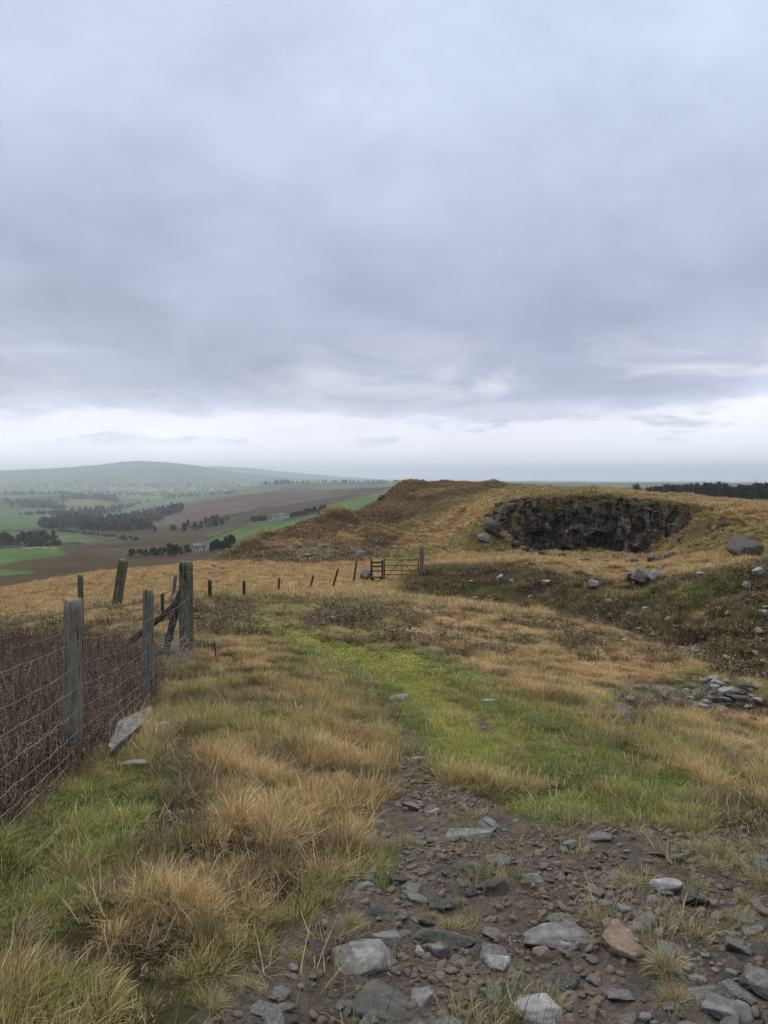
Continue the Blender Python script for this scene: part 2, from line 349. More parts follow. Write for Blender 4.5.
# ------------------------------------------------------------------ materials
def nodes(name):
    m = bpy.data.materials.new(name); m.use_nodes = True
    nt = m.node_tree; nt.nodes.clear()
    return m, nt
class NB:
    def __init__(s, nt): s.nt = nt
    def n(s, t, ins=None, **kw):
        nd = s.nt.nodes.new(t)
        for k, v in kw.items(): setattr(nd, k, v)
        for k, v in (ins or {}).items():
            sk = nd.inputs[k]
            if isinstance(v, bpy.types.NodeSocket): s.nt.links.new(v, sk)
            else: sk.default_value = v
        return nd
    def math(s, op, a, b=0., clamp=False):
        return s.n('ShaderNodeMath', {0:a, 1:b}, operation=op, use_clamp=clamp).outputs[0]
    def noise(s, vec, scale, detail=4, rough=.55, dist=0.):
        i = {'Scale':scale,'Detail':detail,'Roughness':rough,'Distortion':dist}
        if vec is not None: i['Vector'] = vec
        return s.n('ShaderNodeTexNoise', i).outputs[0]
    def ramp(s, fac, stops, interp='LINEAR'):
        nd = s.n('ShaderNodeValToRGB', {0:fac}); cr = nd.color_ramp; cr.interpolation = interp
        while len(cr.elements) < len(stops): cr.elements.new(.5)
        for e, (p, c) in zip(cr.elements, stops):
            e.position = p; e.color = (*c, 1) if len(c) == 3 else c
        return nd.outputs[0]
    def mix(s, f, a, b, mode='MIX'):
        nd = s.n('ShaderNodeMix', data_type='RGBA', blend_type=mode)
        for idx, v in ((0,f),(6,a),(7,b)):
            if isinstance(v, bpy.types.NodeSocket): s.nt.links.new(v, nd.inputs[idx])
            elif idx: nd.inputs[idx].default_value = (*v, 1) if len(v) == 3 else v
            else: nd.inputs[idx].default_value = v
        return nd.outputs[2]
    def mr(s, v, a, b, c, d):
        return s.n('ShaderNodeMapRange', {0:v,1:a,2:b,3:c,4:d}).outputs[0]
def finish(b, color, rough=.85, bump=None, bd=.01, bs=.6, spec=.3, transl=0):
    ins = {'Base Color':color, 'Roughness':rough, 'Specular IOR Level':spec}
    if bump is not None:
        ins['Normal'] = b.n('ShaderNodeBump', {'Strength':bs,'Distance':bd,'Height':bump}).outputs[0]
    p = b.n('ShaderNodeBsdfPrincipled', ins); o = p.outputs[0]
    if transl:
        t = b.n('ShaderNodeBsdfTranslucent', {'Color':color})
        o = b.n('ShaderNodeMixShader', {0:transl, 1:o, 2:t.outputs[0]}).outputs[0]
    b.n('ShaderNodeOutputMaterial', {'Surface':o})

def mat_ground():
    m, nt = nodes('ground_cover'); b = NB(nt)
    pos = b.n('ShaderNodeNewGeometry').outputs['Position']
    col = b.n('ShaderNodeAttribute', attribute_name='col').outputs['Color']
    bare = b.n('ShaderNodeAttribute', attribute_name='bare').outputs['Fac']
    n1 = b.noise(pos, 38, 5, .65); n2 = b.noise(pos, 4.5, 5, .6); n3 = b.noise(pos, .5, 5, .65)
    v = b.n('ShaderNodeTexVoronoi', {'Vector':pos,'Scale':34.}); 
    v2 = b.n('ShaderNodeTexVoronoi', {'Vector':pos,'Scale':95.}); 
    f = b.math('MULTIPLY', b.mr(n1,.25,.75,.55,1.45), b.mr(n2,.25,.75,.7,1.3))
    f = b.math('MULTIPLY', f, b.mr(n3,.3,.7,.82,1.18))
    c = b.mix(1., col, b.n('ShaderNodeCombineColor', {0:f,1:f,2:f}).outputs[0], 'MULTIPLY')
    # grit: small stones of their own tones in the bare soil
    g = b.ramp(b.n('ShaderNodeSeparateColor', {0:v.outputs['Color']}).outputs[0], [(0,(.05,.036,.027)),(.5,(.09,.066,.050)),(.75,(.135,.115,.098)),(1,(.23,.215,.20))])
    gm = b.math('MULTIPLY', b.mr(v.outputs['Distance'],.25,.42,1,0), b.mr(n2,.48,.62,0,.55))
    gm = b.math('MULTIPLY', gm, bare, True)
    c = b.mix(gm, c, g)
    h = b.math('ADD', b.math('MULTIPLY', n1, .6), b.math('MULTIPLY', b.math('SUBTRACT', .5, v.outputs['Distance']), b.math('MULTIPLY', bare, .55)))
    h = b.math('ADD', h, b.math('MULTIPLY', b.math('SUBTRACT', .5, v2.outputs['Distance']), b.math('MULTIPLY', bare, .22)))
    finish(b, c, .95, h, .03, .9, b.math('MULTIPLY', bare, .2))
    return m
def mat_grass(name, root, transl=.22, var=.55):
    m, nt = nodes(name); b = NB(nt)
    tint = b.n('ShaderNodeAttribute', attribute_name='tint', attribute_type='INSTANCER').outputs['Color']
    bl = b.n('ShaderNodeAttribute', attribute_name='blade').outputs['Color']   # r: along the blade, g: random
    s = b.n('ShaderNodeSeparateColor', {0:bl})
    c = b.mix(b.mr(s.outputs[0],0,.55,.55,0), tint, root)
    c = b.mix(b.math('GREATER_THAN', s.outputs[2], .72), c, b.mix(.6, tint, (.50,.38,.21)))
    f = b.mr(s.outputs[1],0,1,1-var,1+var)
    c = b.mix(1., c, b.n('ShaderNodeCombineColor', {0:f,1:f,2:f}).outputs[0], 'MULTIPLY')
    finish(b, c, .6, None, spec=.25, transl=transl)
    return m
def mat_rock(name, c1, c2, c3, lichen=.3, scale=9., strata=False):
    m, nt = nodes(name); b = NB(nt)
    tc = b.n('ShaderNodeTexCoord').outputs['Object']
    oi = b.n('ShaderNodeObjectInfo').outputs['Random']
    off = b.n('ShaderNodeVectorMath', {0:tc, 1:b.n('ShaderNodeCombineXYZ', {0:b.math('MULTIPLY',oi,37.),1:b.math('MULTIPLY',oi,11.)}).outputs[0]}, operation='ADD').outputs[0]
    n1 = b.noise(off, scale, 8, .65, .3); n2 = b.noise(off, scale*.35, 4); n3 = b.noise(off, scale*4, 4, .7)
    c = b.ramp(n1, [(.3,c1),(.5,c2),(.72,c3)])
    lm = b.math('MULTIPLY', b.mr(b.noise(off, scale*1.3, 6, .7),.56,.62,0,1), b.mr(n2,.4,.6,0,lichen*2), True)
    c = b.mix(lm, c, (.33,.33,.29))
    mm = b.math('MULTIPLY', b.mr(b.noise(off, scale*.8, 5),.55,.65,0,1), .4*(1 if lichen else 0))
    c = b.mix(mm, c, (.07,.078,.03))
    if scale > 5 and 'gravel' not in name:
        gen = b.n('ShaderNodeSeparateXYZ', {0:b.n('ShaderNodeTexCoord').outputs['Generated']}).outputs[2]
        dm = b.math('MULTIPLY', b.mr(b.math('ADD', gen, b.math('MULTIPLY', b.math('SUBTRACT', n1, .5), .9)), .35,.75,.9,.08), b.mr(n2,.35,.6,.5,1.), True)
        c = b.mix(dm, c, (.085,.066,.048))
    f = b.mr(n3,.3,.7,.72,1.25)
    c = b.mix(1., c, b.n('ShaderNodeCombineColor', {0:f,1:f,2:f}).outputs[0], 'MULTIPLY')
    v = b.n('ShaderNodeTexVoronoi', {'Vector':off,'Scale':scale*1.2}, feature='DISTANCE_TO_EDGE').outputs[0]
    h = b.math('ADD', b.math('ADD', n1, b.math('MULTIPLY', n3, .3)), b.mr(v,0,.05,-.07,0))
    finish(b, c, .8, h, .02*9/scale, .8, .3)
    return m
def mat_wood(name, c1, c2, green=.4):
    m, nt = nodes(name); b = NB(nt)
    tc = b.n('ShaderNodeTexCoord').outputs['Object']
    mp = b.n('ShaderNodeMapping', {'Vector':tc,'Scale':(1.,1.,.07)}).outputs[0]
    g = b.noise(mp, 75, 6, .65, .6); g2 = b.noise(tc, 5, 5, .6)
    c = b.ramp(g, [(.3,c1),(.55,c2),(.75,tuple(min(1,x*1.5) for x in c2))])
    gm = b.math('MULTIPLY', b.mr(g2,.42,.62,0,1), green, True)
    c = b.mix(gm, c, (.065,.085,.022))
    c = b.mix(b.mr(b.noise(tc,23,4),.58,.64,0,.5*bool(green)), c, (.22,.24,.15))
    cr = b.mr(b.noise(mp, 28, 2),.36,.42,1,0)
    c = b.mix(b.math('MULTIPLY',cr,.8), c, (.012,.010,.008))
    h = b.math('SUBTRACT', g, cr)
    finish(b, c, .85, h, .006, .9, .2)
    return m
def mat_plain(name, col, rough=.8, var=.3, scale=6., spec=.3, metal=0):
    m, nt = nodes(name); b = NB(nt)
    tc = b.n('ShaderNodeTexCoord').outputs['Object']
    n = b.noise(tc, scale, 5, .6)
    c = b.ramp(n, [(.3,tuple(x*(1-var) for x in col)),(.7,tuple(min(1,x*(1+var)) for x in col))])
    p = b.n('ShaderNodeBsdfPrincipled', {'Base Color':c,'Roughness':rough,'Specular IOR Level':spec,'Metallic':metal,
        'Normal':b.n('ShaderNodeBump', {'Strength':.3,'Distance':.01,'Height':n}).outputs[0]})
    b.n('ShaderNodeOutputMaterial', {'Surface':p.outputs[0]})
    return m
M = {}
M['ground'] = mat_ground()
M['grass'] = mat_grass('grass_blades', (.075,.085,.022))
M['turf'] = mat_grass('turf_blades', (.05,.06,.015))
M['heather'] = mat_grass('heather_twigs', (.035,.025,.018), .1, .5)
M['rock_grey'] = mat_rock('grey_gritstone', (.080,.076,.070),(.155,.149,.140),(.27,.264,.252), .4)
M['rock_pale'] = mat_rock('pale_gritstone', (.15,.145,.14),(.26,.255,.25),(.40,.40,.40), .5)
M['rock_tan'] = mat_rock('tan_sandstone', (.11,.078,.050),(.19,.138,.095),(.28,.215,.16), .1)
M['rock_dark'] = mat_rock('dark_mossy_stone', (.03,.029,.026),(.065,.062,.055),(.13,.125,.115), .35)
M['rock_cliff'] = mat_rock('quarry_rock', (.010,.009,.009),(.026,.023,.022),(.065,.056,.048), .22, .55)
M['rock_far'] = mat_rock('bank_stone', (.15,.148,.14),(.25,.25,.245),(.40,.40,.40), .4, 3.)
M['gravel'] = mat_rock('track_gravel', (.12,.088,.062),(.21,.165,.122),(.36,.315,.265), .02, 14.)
M['post'] = mat_wood('weathered_post', (.055,.047,.036),(.19,.175,.145), .22)
M['postgreen'] = mat_wood('mossy_post', (.045,.042,.028),(.14,.135,.095), .7)
M['postdark'] = mat_wood('dark_rail', (.016,.014,.012),(.045,.040,.033), .15)
M['wire'] = mat_plain('galvanised_wire', (.20,.195,.18), .6, .45, 3., .4, .2)
M['rust'] = mat_plain('rusty_barbed_wire', (.10,.085,.075), .7, .4, 9., .4, .2)
M['gate'] = mat_plain('dark_gate_paint', (.040,.030,.024), .6, .4, 4.)

# ------------------------------------------------------------------ mesh helpers
def mesh_np(name, V, Fq, mats=None, smooth=False):
    """V (n,3); Fq list of arrays of faces with equal side count"""
    me = bpy.data.meshes.new(name)
    V = np.asarray(V, np.float32)
    if not isinstance(Fq, list): Fq = [Fq]
    Fq = [np.asarray(f, np.int32) for f in Fq if len(f)]
    me.vertices.add(len(V)); me.vertices.foreach_set('co', V.ravel())
    nl = sum(f.size for f in Fq); npoly = sum(len(f) for f in Fq)
    me.loops.add(nl); me.polygons.add(npoly)
    me.loops.foreach_set('vertex_index', np.concatenate([f.ravel() for f in Fq]))
    tot = np.concatenate([np.full(len(f), f.shape[1], np.int32) for f in Fq])
    st = np.concatenate([[0], np.cumsum(tot)[:-1]]).astype(np.int32)
    me.polygons.foreach_set('loop_start', st)
    if smooth: me.polygons.foreach_set('use_smooth', np.ones(npoly, bool))
    me.update(calc_edges=True)
    for m in ([mats] if isinstance(mats, bpy.types.Material) else (mats or [])): me.materials.append(m)
    return me
def attr(me, name, typ, arr):
    a = me.attributes.new(name, typ, 'POINT')
    a.data.foreach_set('color' if typ == 'FLOAT_COLOR' else ('vector' if typ == 'FLOAT_VECTOR' else 'value'), np.ascontiguousarray(arr, np.float32 if typ != 'INT' else np.int32).ravel())
def link(name, me, loc=(0,0,0), parent=None, label=None, cat=None, group=None, kind=None):
    o = bpy.data.objects.new(name, me); COL.objects.link(o); o.location = loc
    if parent: o.parent = parent
    for k, v in (('label',label),('category',cat),('group',group),('kind',kind)):
        if v: o[k] = v
    return o
class MB:
    def __init__(s): s.V=[]; s.F={}
    def add(s, V, Fs):
        o = sum(len(v) for v in s.V); s.V.append(np.asarray(V, float))
        for f in Fs:
            for q in f: s.F.setdefault(len(q), []).append([i+o for i in q])
        return s
    def tube(s, P, rad, n=6, cap=True, squash=None):
        P = np.asarray(P, float); m = len(P)
        rad = np.full(m, rad) if np.isscalar(rad) else np.asarray(rad, float)
        T = np.gradient(P, axis=0); T /= np.linalg.norm(T, axis=1)[:,None]+1e-9
        ref = np.array((0,0,1.)) if abs(T[:,2]).mean() < .8 else np.array((1.,0,0))
        U = np.cross(T, ref); U /= np.linalg.norm(U, axis=1)[:,None]+1e-9; W = np.cross(T, U)
        th = np.arange(n)*2*math.pi/n
        V = P[:,None]+rad[:,None,None]*(np.cos(th)[None,:,None]*U[:,None]+np.sin(th)[None,:,None]*W[:,None])
        Fs = [(i*n+j, i*n+(j+1)%n, (i+1)*n+(j+1)%n, (i+1)*n+j) for i in range(m-1) for j in range(n)]
        caps = [tuple(range(n))[::-1], tuple((m-1)*n+j for j in range(n))] if cap else []
        return s.add(V.reshape(-1,3), [Fs, caps])
    def box(s, c, d, rot=None):
        V = np.array([(x,y,z) for x in(-.5,.5) for y in(-.5,.5) for z in(-.5,.5)])*np.array(d)
        if rot is not None: V = V @ np.array(rot).T
        return s.add(V+np.array(c), [[(0,1,3,2),(4,6,7,5),(0,4,5,1),(2,3,7,6),(0,2,6,4),(1,5,7,3)]])
    def mesh(s, name, mat, smooth=False):
        return mesh_np(name, np.concatenate(s.V), [np.array(f) for f in s.F.values()], mat, smooth)
    def build(s, name, mat, parent=None, smooth=False, **kw):
        return link(name, s.mesh(name, mat, smooth), parent=parent, **kw)

# ------------------------------------------------------------------ ground sheet
rr = np.concatenate([np.arange(.5,2,.06), np.arange(2,6,.015), np.exp(np.arange(math.log(6), math.log(160), .0052)), np.exp(np.arange(math.log(160), math.log(14000), .0095)), [14000]])
aa = np.concatenate([np.arange(-180,-60,3.), np.arange(-60,-32,.7), np.arange(-32,32,.095), np.arange(32,60,.7), np.arange(60,180,3.)])*math.pi/180
nr, na = len(rr), len(aa)
GA, GR = np.meshgrid(aa, rr)  # bearings and distances
X = (np.sin(GA)*GR).ravel(); Y = (np.cos(GA)*GR).ravel(); Zg = height(X, Y)
W, px, py, ga, gr, j1, j2 = cover(X, Y, Zg)
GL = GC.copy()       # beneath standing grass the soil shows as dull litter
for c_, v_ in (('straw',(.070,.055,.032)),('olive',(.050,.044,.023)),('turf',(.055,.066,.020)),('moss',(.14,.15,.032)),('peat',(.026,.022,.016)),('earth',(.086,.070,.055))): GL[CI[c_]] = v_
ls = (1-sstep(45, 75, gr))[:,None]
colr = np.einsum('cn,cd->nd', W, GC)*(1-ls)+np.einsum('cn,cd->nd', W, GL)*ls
v1 = fbm(ga*70, np.log(gr)*40, 61, 4); v2 = fbm(X*.9, Y*.9, 62, 4)*(gr<60) + fbm(X/14, Y/14, 63, 4)*(gr>=60)
v3 = fbm(X/90, Y/90, 64, 5)+.5*fbm(X/22, Y/50, 65, 4)
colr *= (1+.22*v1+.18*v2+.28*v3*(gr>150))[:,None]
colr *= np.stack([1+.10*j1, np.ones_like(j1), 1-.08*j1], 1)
bare = W[CI['earth']]+.6*W[CI['rubble']]
i = np.arange(nr-1)[:,None]; j = np.arange(na)[None]; jn = (j+1)%na
FQ = np.stack(np.broadcast_arrays(i*na+j, i*na+jn, (i+1)*na+jn, (i+1)*na+j), -1).reshape(-1,4)[:, ::-1]
V = np.stack([X, Y, Zg], 1); V = np.vstack([V, [0,0,float(gz(0,.01))]])
FT = np.stack([np.full(na, nr*na), np.arange(na), (np.arange(na)+1)%na], 1)[:, ::-1]
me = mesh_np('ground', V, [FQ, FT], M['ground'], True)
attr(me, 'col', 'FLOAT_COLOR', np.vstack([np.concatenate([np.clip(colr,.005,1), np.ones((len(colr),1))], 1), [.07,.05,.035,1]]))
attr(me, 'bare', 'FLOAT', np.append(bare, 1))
link('ground', me, kind='structure', label='open moorland falling to a green valley and far hazy hills', cat='ground')
del FQ, GA, GR, W

# ------------------------------------------------------------------ quarry face
def cliff():
    ptop = [(482,526),(488,516),(496,506),(506,498),(515,493),(525,494),(540,492),(560,494),(600,492),(625,494),(645,496),(670,499),(684,500),(700,504),(714,509),(728,513)]
    pbot = [(482,534),(492,541),(505,547),(518,551),(530,555),(540,557),(545,557),(600,558),(625,557),(634,562),(650,562),(660,558),(672,552),(684,545),(696,538),(708,532),(718,527),(728,522)]
    NU, NV = 560, 110
    u = np.linspace(482, 728, NU)
    top = np.interp(u, *zip(*ptop)); bot = np.interp(u, *zip(*pbot))
    top = top+1.6*gnoise(u*.11,u*0,301)+1.0*gnoise(u*.35,u*0,302)-.3; top = top+2.2*np.maximum(gnoise(u*.045,u*0,305),0)*2; bot = bot+2.2*gnoise(u*.06,u*0,303)+1.2*gnoise(u*.25,u*0,304)
    bot = np.maximum(bot, top+4)
    dx, dy, dz = ray(u, (top+bot)/2); a = np.arctan2(dx, dy)
    rb = np.exp(np.interp(a, A_T, TL[10])); rt = np.exp(np.interp(a, A_T, TL[11]))
    v = np.linspace(0, 1, NV)
    UU, VV = np.meshgrid(u, v)
    row = bot+(top-bot)*VV
    # steep face: lies just in front of the slope behind it
    rbase = rb+.3; rtop = rt-.6
    RR = np.empty_like(VV)
    for j in range(NU):      # follow the real slope at every height
        rs = np.linspace(rb[j]-3, rt[j]+3, 260); hz_ = height0(np.sin(a[j])*rs, np.cos(a[j])*rs)
        el = np.maximum.accumulate((hz_-EYE)/rs); _,_,_ = 0,0,0
        d1,d2,d3 = ray(u[j], row[:,j]); RR[:,j] = np.interp(d3/np.hypot(d1,d2), el+np.arange(260)*1e-7, rs)
    s = a*75.0; S = np.broadcast_to(s, VV.shape)
    dxx, dyy, dzz = ray(UU, row); h = np.hypot(dxx, dyy)
    Zc = EYE+dzz/h*RR
    edge = sstep(0,.05,VV)*sstep(1,.90,VV)*sstep(484,512,UU)*sstep(722,690,UU)
    wv = gnoise(S*.3, Zc*.12, 71)
    def cell(sc, sz, wob, seed):
        q = S/sc+wv*wob; return _hash(np.floor(q), np.floor(Zc/sz+_hash(np.floor(q), q*0, seed+3)/4294967296.0*5+wob*.4*gnoise(S*.4,Zc*.1,seed)), seed)/4294967296.0
    D = (fbm(S*.13, Zc*.02, 73, 2)*1.3 + 1.1*cell(2.6,9.,1.2,5) + .8*cell(1.15,3.4,1.,9) + .45*cell(.55,1.3,.8,19) + .22*cell(.28,.6,.5,23) + .22*fbm(S*1.2,Zc*1.2,76,4) - .5 + .5*(1-VV))
    e2 = sstep(-.03,.05,VV)*sstep(1.03,.95,VV)*sstep(480,500,UU)*sstep(730,704,UU)
    e2 = np.clip(e2+.25*fbm(S*.5,Zc*.6,88,3)*(e2<.98), 0, 1)
    RR2 = RR-(-1.5*(1-e2)+e2*np.clip(D, -.3, 2.6))
    # keep real 3-D position: move along the viewing bearing horizontally only
    Xc = np.sin(a)*RR2; Yc = np.cos(a)*RR2
    i = np.arange(NV-1)[:,None]; j = np.arange(NU-1)[None]
    FQ = np.stack(np.broadcast_arrays(i*NU+j, i*NU+j+1, (i+1)*NU+j+1, (i+1)*NU+j), -1).reshape(-1,4)
    m, nt = nodes('quarry_face_rock'); b = NB(nt)
    pos = b.n('ShaderNodeNewGeometry').outputs['Position']
    nrm = b.n('ShaderNodeSeparateXYZ', {0:b.n('ShaderNodeNewGeometry').outputs['Normal']}).outputs[2]
    st = b.n('ShaderNodeMapping', {'Vector':pos,'Scale':(1,1,.5)}).outputs[0]
    n1 = b.noise(st, .9, 8, .72, .5); n2 = b.noise(pos, .22, 4, .6); n3 = b.noise(pos, 4, 5, .7)
    c = b.ramp(n1, [(.40,(.006,.005,.005)),(.46,(.022,.017,.016)),(.54,(.062,.047,.040)),(.60,(.14,.115,.092)),(.68,(.27,.24,.205))])
    c = b.mix(b.mr(n2,.46,.60,0,.85), c, (.030,.021,.022))
    c = b.mix(b.math('MULTIPLY', b.mr(b.noise(st,1.9,6,.7),.56,.66,0,1), b.mr(b.noise(pos,.3,3),.44,.56,0,.9)), c, (.25,.225,.185))
    c = b.mix(b.math('MULTIPLY', b.mr(nrm,.30,.62,0,1), b.mr(b.n('ShaderNodeSeparateXYZ', {0:pos}).outputs[2],-2.6,-.4,.15,1), True), c, (.085,.075,.030))
    f = b.mr(n3,.3,.7,.6,1.4)
    c = b.mix(1., c, b.n('ShaderNodeCombineColor', {0:f,1:f,2:f}).outputs[0], 'MULTIPLY')
    finish(b, c, .8, b.math('ADD', n3, n1), .25, .8, .2)
    me = mesh_np('quarry_face', np.stack([Xc,Yc,Zc],-1).reshape(-1,3), FQ, m, False)
    sel = np.nonzero((VV > .08) & (UU > 488) & (UU < 720) & (D < 2.9))
    g = np.random.default_rng(5); q = g.integers(0, len(sel[0]), 9000); ii, jj = sel[0][q], sel[1][q]
    nz = fbm(S[ii,jj]*.35, Zc[ii,jj]*.5, 99, 3); led_ = np.abs(RR2[np.minimum(ii+2,NV-1),jj]-RR2[ii,jj])
    kp = g.uniform(0,1,len(ii)) < np.clip(.01+.8*sstep(.80,1.02,VV[ii,jj]+nz*.35)+.22*sstep(.15,.4,nz)*sstep(.1,.4,led_)+.35*sstep(660,715,UU[ii,jj])*sstep(-.2,.2,nz), 0, 1)
    ii, jj = ii[kp], jj[kp]; global CLIFF_PTS; CLIFF_PTS = np.stack([Xc[ii,jj],Yc[ii,jj],Zc[ii,jj]],1)
    link('quarry_face', me, kind='structure', label='dark jointed rock face of the old quarry under the grassy rim', cat='rock face')
cliff()

# ------------------------------------------------------------------ grass and heather prototypes (unlinked sources of the scatter)
def blades(name, n, L, width, spread, seg, lean, droop, mat, wind=(0.,0.), seed=0, bushy=0, up=1.0):
    g = np.random.default_rng(seed)
    V=[]; C=[]; Fq=[]; Ft=[]; o=0
    for k in range(n):
        ang = g.uniform(0, 2*math.pi); rad = spread*math.sqrt(g.uniform())
        base = np.array([math.cos(ang)*rad, math.sin(ang)*rad, -.03*L])
        out = ang+g.normal(0,.7)
        le = abs(g.normal(lean, lean*.6)); ln = L*g.uniform(.45,1.1)
        d = np.array([math.cos(out)*math.sin(le), math.sin(out)*math.sin(le), math.cos(le)*up])
        d /= np.linalg.norm(d)
        side = np.array([-math.sin(out+g.normal(0,.6)), math.cos(out), 0]); side /= np.linalg.norm(side)
        p = base.copy(); w0 = width*g.uniform(.6,1.3); rnd = g.uniform(); rb = g.uniform()
        for s in range(seg+1):
            t = s/seg; w = w0*(1-t**1.6)*.5+w0*.06
            if s < seg:
                V += [p-side*w, p+side*w]; C += [(t,rnd,rb,1)]*2
            else:
                V += [p]; C += [(1,rnd,rb,1)]
            if s < seg-1: Fq.append((o+2*s, o+2*s+1, o+2*s+3, o+2*s+2))
            elif s < seg: Ft.append((o+2*s, o+2*s+1, o+2*s+2))
            p = p + d*ln/seg
            d = d + np.array([wind[0], wind[1], -droop])/seg*1.2; d /= np.linalg.norm(d)
        o += 2*seg+1
        if bushy:
            for q in range(bushy):
                t = g.uniform(.35,1); c = base+(p-base)*t+g.normal(0,.008,3)
                a = g.normal(0,1,3); a/=np.linalg.norm(a); bb = np.cross(a,g.normal(0,1,3)); bb/=np.linalg.norm(bb)
                sz = width*g.uniform(.7,1.5); 
                V += [c-a*sz*2, c+bb*sz, c+a*sz*2]; C += [(t,g.uniform(),rb,1)]*3; Ft.append((o,o+1,o+2)); o += 3
    me = mesh_np(name, np.array(V), [np.array(Fq).reshape(-1,4), np.array(Ft).reshape(-1,3)], mat)
    attr(me, 'blade', 'FLOAT_COLOR', np.array(C))
    return bpy.data.objects.new(name, me)
def collection_of(name, objs):
    c = bpy.data.collections.new(name)
    for k, o in enumerate(objs):
        o.name = '%s_%02d' % (name, k); c.objects.link(o)
    return c
def scatter(name, P, rot, scl, tint, idx, protos, label, cat, kind='stuff'):
    n = len(P)
    me = bpy.data.meshes.new(name); me.vertices.add(n); me.vertices.foreach_set('co', np.asarray(P, np.float32).ravel())
    attr(me, 'rotv', 'FLOAT_VECTOR', rot); attr(me, 'sclv', 'FLOAT_VECTOR', scl)
    attr(me, 'tint', 'FLOAT_COLOR', np.concatenate([tint, np.ones((n,1))], 1)); attr(me, 'pick', 'INT', idx)
    o = link(name, me, label=label, cat=cat, kind=kind)
    ng = bpy.data.node_groups.new(name+'_scatter', 'GeometryNodeTree')
    ng.interface.new_socket('Geometry', in_out='INPUT', socket_type='NodeSocketGeometry')
    ng.interface.new_socket('Geometry', in_out='OUTPUT', socket_type='NodeSocketGeometry')
    N = ng.nodes; Lk = ng.links
    gi = N.new('NodeGroupInput'); go = N.new('NodeGroupOutput')
    ci = N.new('GeometryNodeCollectionInfo'); ci.inputs['Collection'].default_value = protos
    ci.inputs['Separate Children'].default_value = True; ci.inputs['Reset Children'].default_value = True
    ip = N.new('GeometryNodeInstanceOnPoints'); ip.inputs['Pick Instance'].default_value = True
    def na(nm, t):
        q = N.new('GeometryNodeInputNamedAttribute'); q.data_type = t; q.inputs['Name'].default_value = nm
        return q.outputs['Attribute']
    m2p = N.new('GeometryNodeMeshToPoints')
    Lk.new(gi.outputs[0], m2p.inputs['Mesh']); Lk.new(m2p.outputs[0], ip.inputs['Points'])
    Lk.new(ci.outputs[0], ip.inputs['Instance'])
    Lk.new(na('pick','INT'), ip.inputs['Instance Index']); Lk.new(na('rotv','FLOAT_VECTOR'), ip.inputs['Rotation'])
    Lk.new(na('sclv','FLOAT_VECTOR'), ip.inputs['Scale'])
    Lk.new(ip.outputs[0], go.inputs[0])
    md = o.modifiers.new('scatter', 'NODES'); md.node_group = ng
    return o
WIND = (.25, .12)
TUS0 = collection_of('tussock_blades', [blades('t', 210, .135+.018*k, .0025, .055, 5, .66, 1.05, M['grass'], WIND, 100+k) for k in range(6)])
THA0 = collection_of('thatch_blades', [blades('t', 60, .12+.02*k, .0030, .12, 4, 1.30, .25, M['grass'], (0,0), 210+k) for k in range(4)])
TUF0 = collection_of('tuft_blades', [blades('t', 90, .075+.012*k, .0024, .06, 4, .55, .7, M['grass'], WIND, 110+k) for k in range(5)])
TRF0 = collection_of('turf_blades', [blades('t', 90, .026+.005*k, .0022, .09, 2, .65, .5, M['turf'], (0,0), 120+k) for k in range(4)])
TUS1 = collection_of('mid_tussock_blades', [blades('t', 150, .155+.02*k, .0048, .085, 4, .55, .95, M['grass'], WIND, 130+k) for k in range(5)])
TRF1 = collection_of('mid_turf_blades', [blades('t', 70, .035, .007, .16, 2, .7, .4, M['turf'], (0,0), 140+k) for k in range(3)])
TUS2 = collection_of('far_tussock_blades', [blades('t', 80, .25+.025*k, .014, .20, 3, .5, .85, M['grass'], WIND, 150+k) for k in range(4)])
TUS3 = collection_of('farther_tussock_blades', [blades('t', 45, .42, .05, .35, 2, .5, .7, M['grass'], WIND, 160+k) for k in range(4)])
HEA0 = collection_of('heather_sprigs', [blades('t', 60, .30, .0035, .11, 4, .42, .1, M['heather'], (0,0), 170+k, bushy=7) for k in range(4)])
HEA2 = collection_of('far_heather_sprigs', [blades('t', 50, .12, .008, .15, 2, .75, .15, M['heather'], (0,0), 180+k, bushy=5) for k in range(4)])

TINT = {  # cover -> (colour, colour) of its plants
 'straw':((.64,.445,.20),(.41,.265,.11)), 'olive':((.48,.37,.155),(.20,.205,.058)), 'turf':((.135,.20,.036),(.27,.29,.06)),
 'moss':((.41,.40,.085),(.25,.30,.055)), 'earth':((.26,.235,.10),(.18,.185,.07)), 'heather':((.050,.038,.026),(.088,.048,.038)),
 'bank':((.085,.082,.032),(.155,.105,.05)), 'bracken':((.160,.105,.052),(.10,.078,.040)), 'field':((.1,.15,.04),)*2, 'moor':((.1,.08,.04),)*2,
 'purple':((.1,.08,.06),)*2, 'wood':((.03,.04,.02),)*2, 'pale':((.1,.13,.06),)*2, 'rubble':((.22,.19,.10),(.15,.14,.07)), 'peat':((.155,.115,.060),(.085,.075,.036))}
T1 = np.array([TINT[c][0] for c in CATS]); T2 = np.array([TINT[c][1] for c in CATS])
def sample(n, r0, r1, amax=36, power=2.0):
    a = rng.uniform(-R(amax), R(amax), n)
    u = rng.uniform(0,1,n)
    if power == 2: r = np.sqrt(r0*r0+u*(r1*r1-r0*r0))
    elif power == 1: r = r0+u*(r1-r0)
    else: r = r0*(r1/r0)**u
    x = np.sin(a)*r; y = np.cos(a)*r
    return x, y, height(x, y)
FENCE_KEEP = []
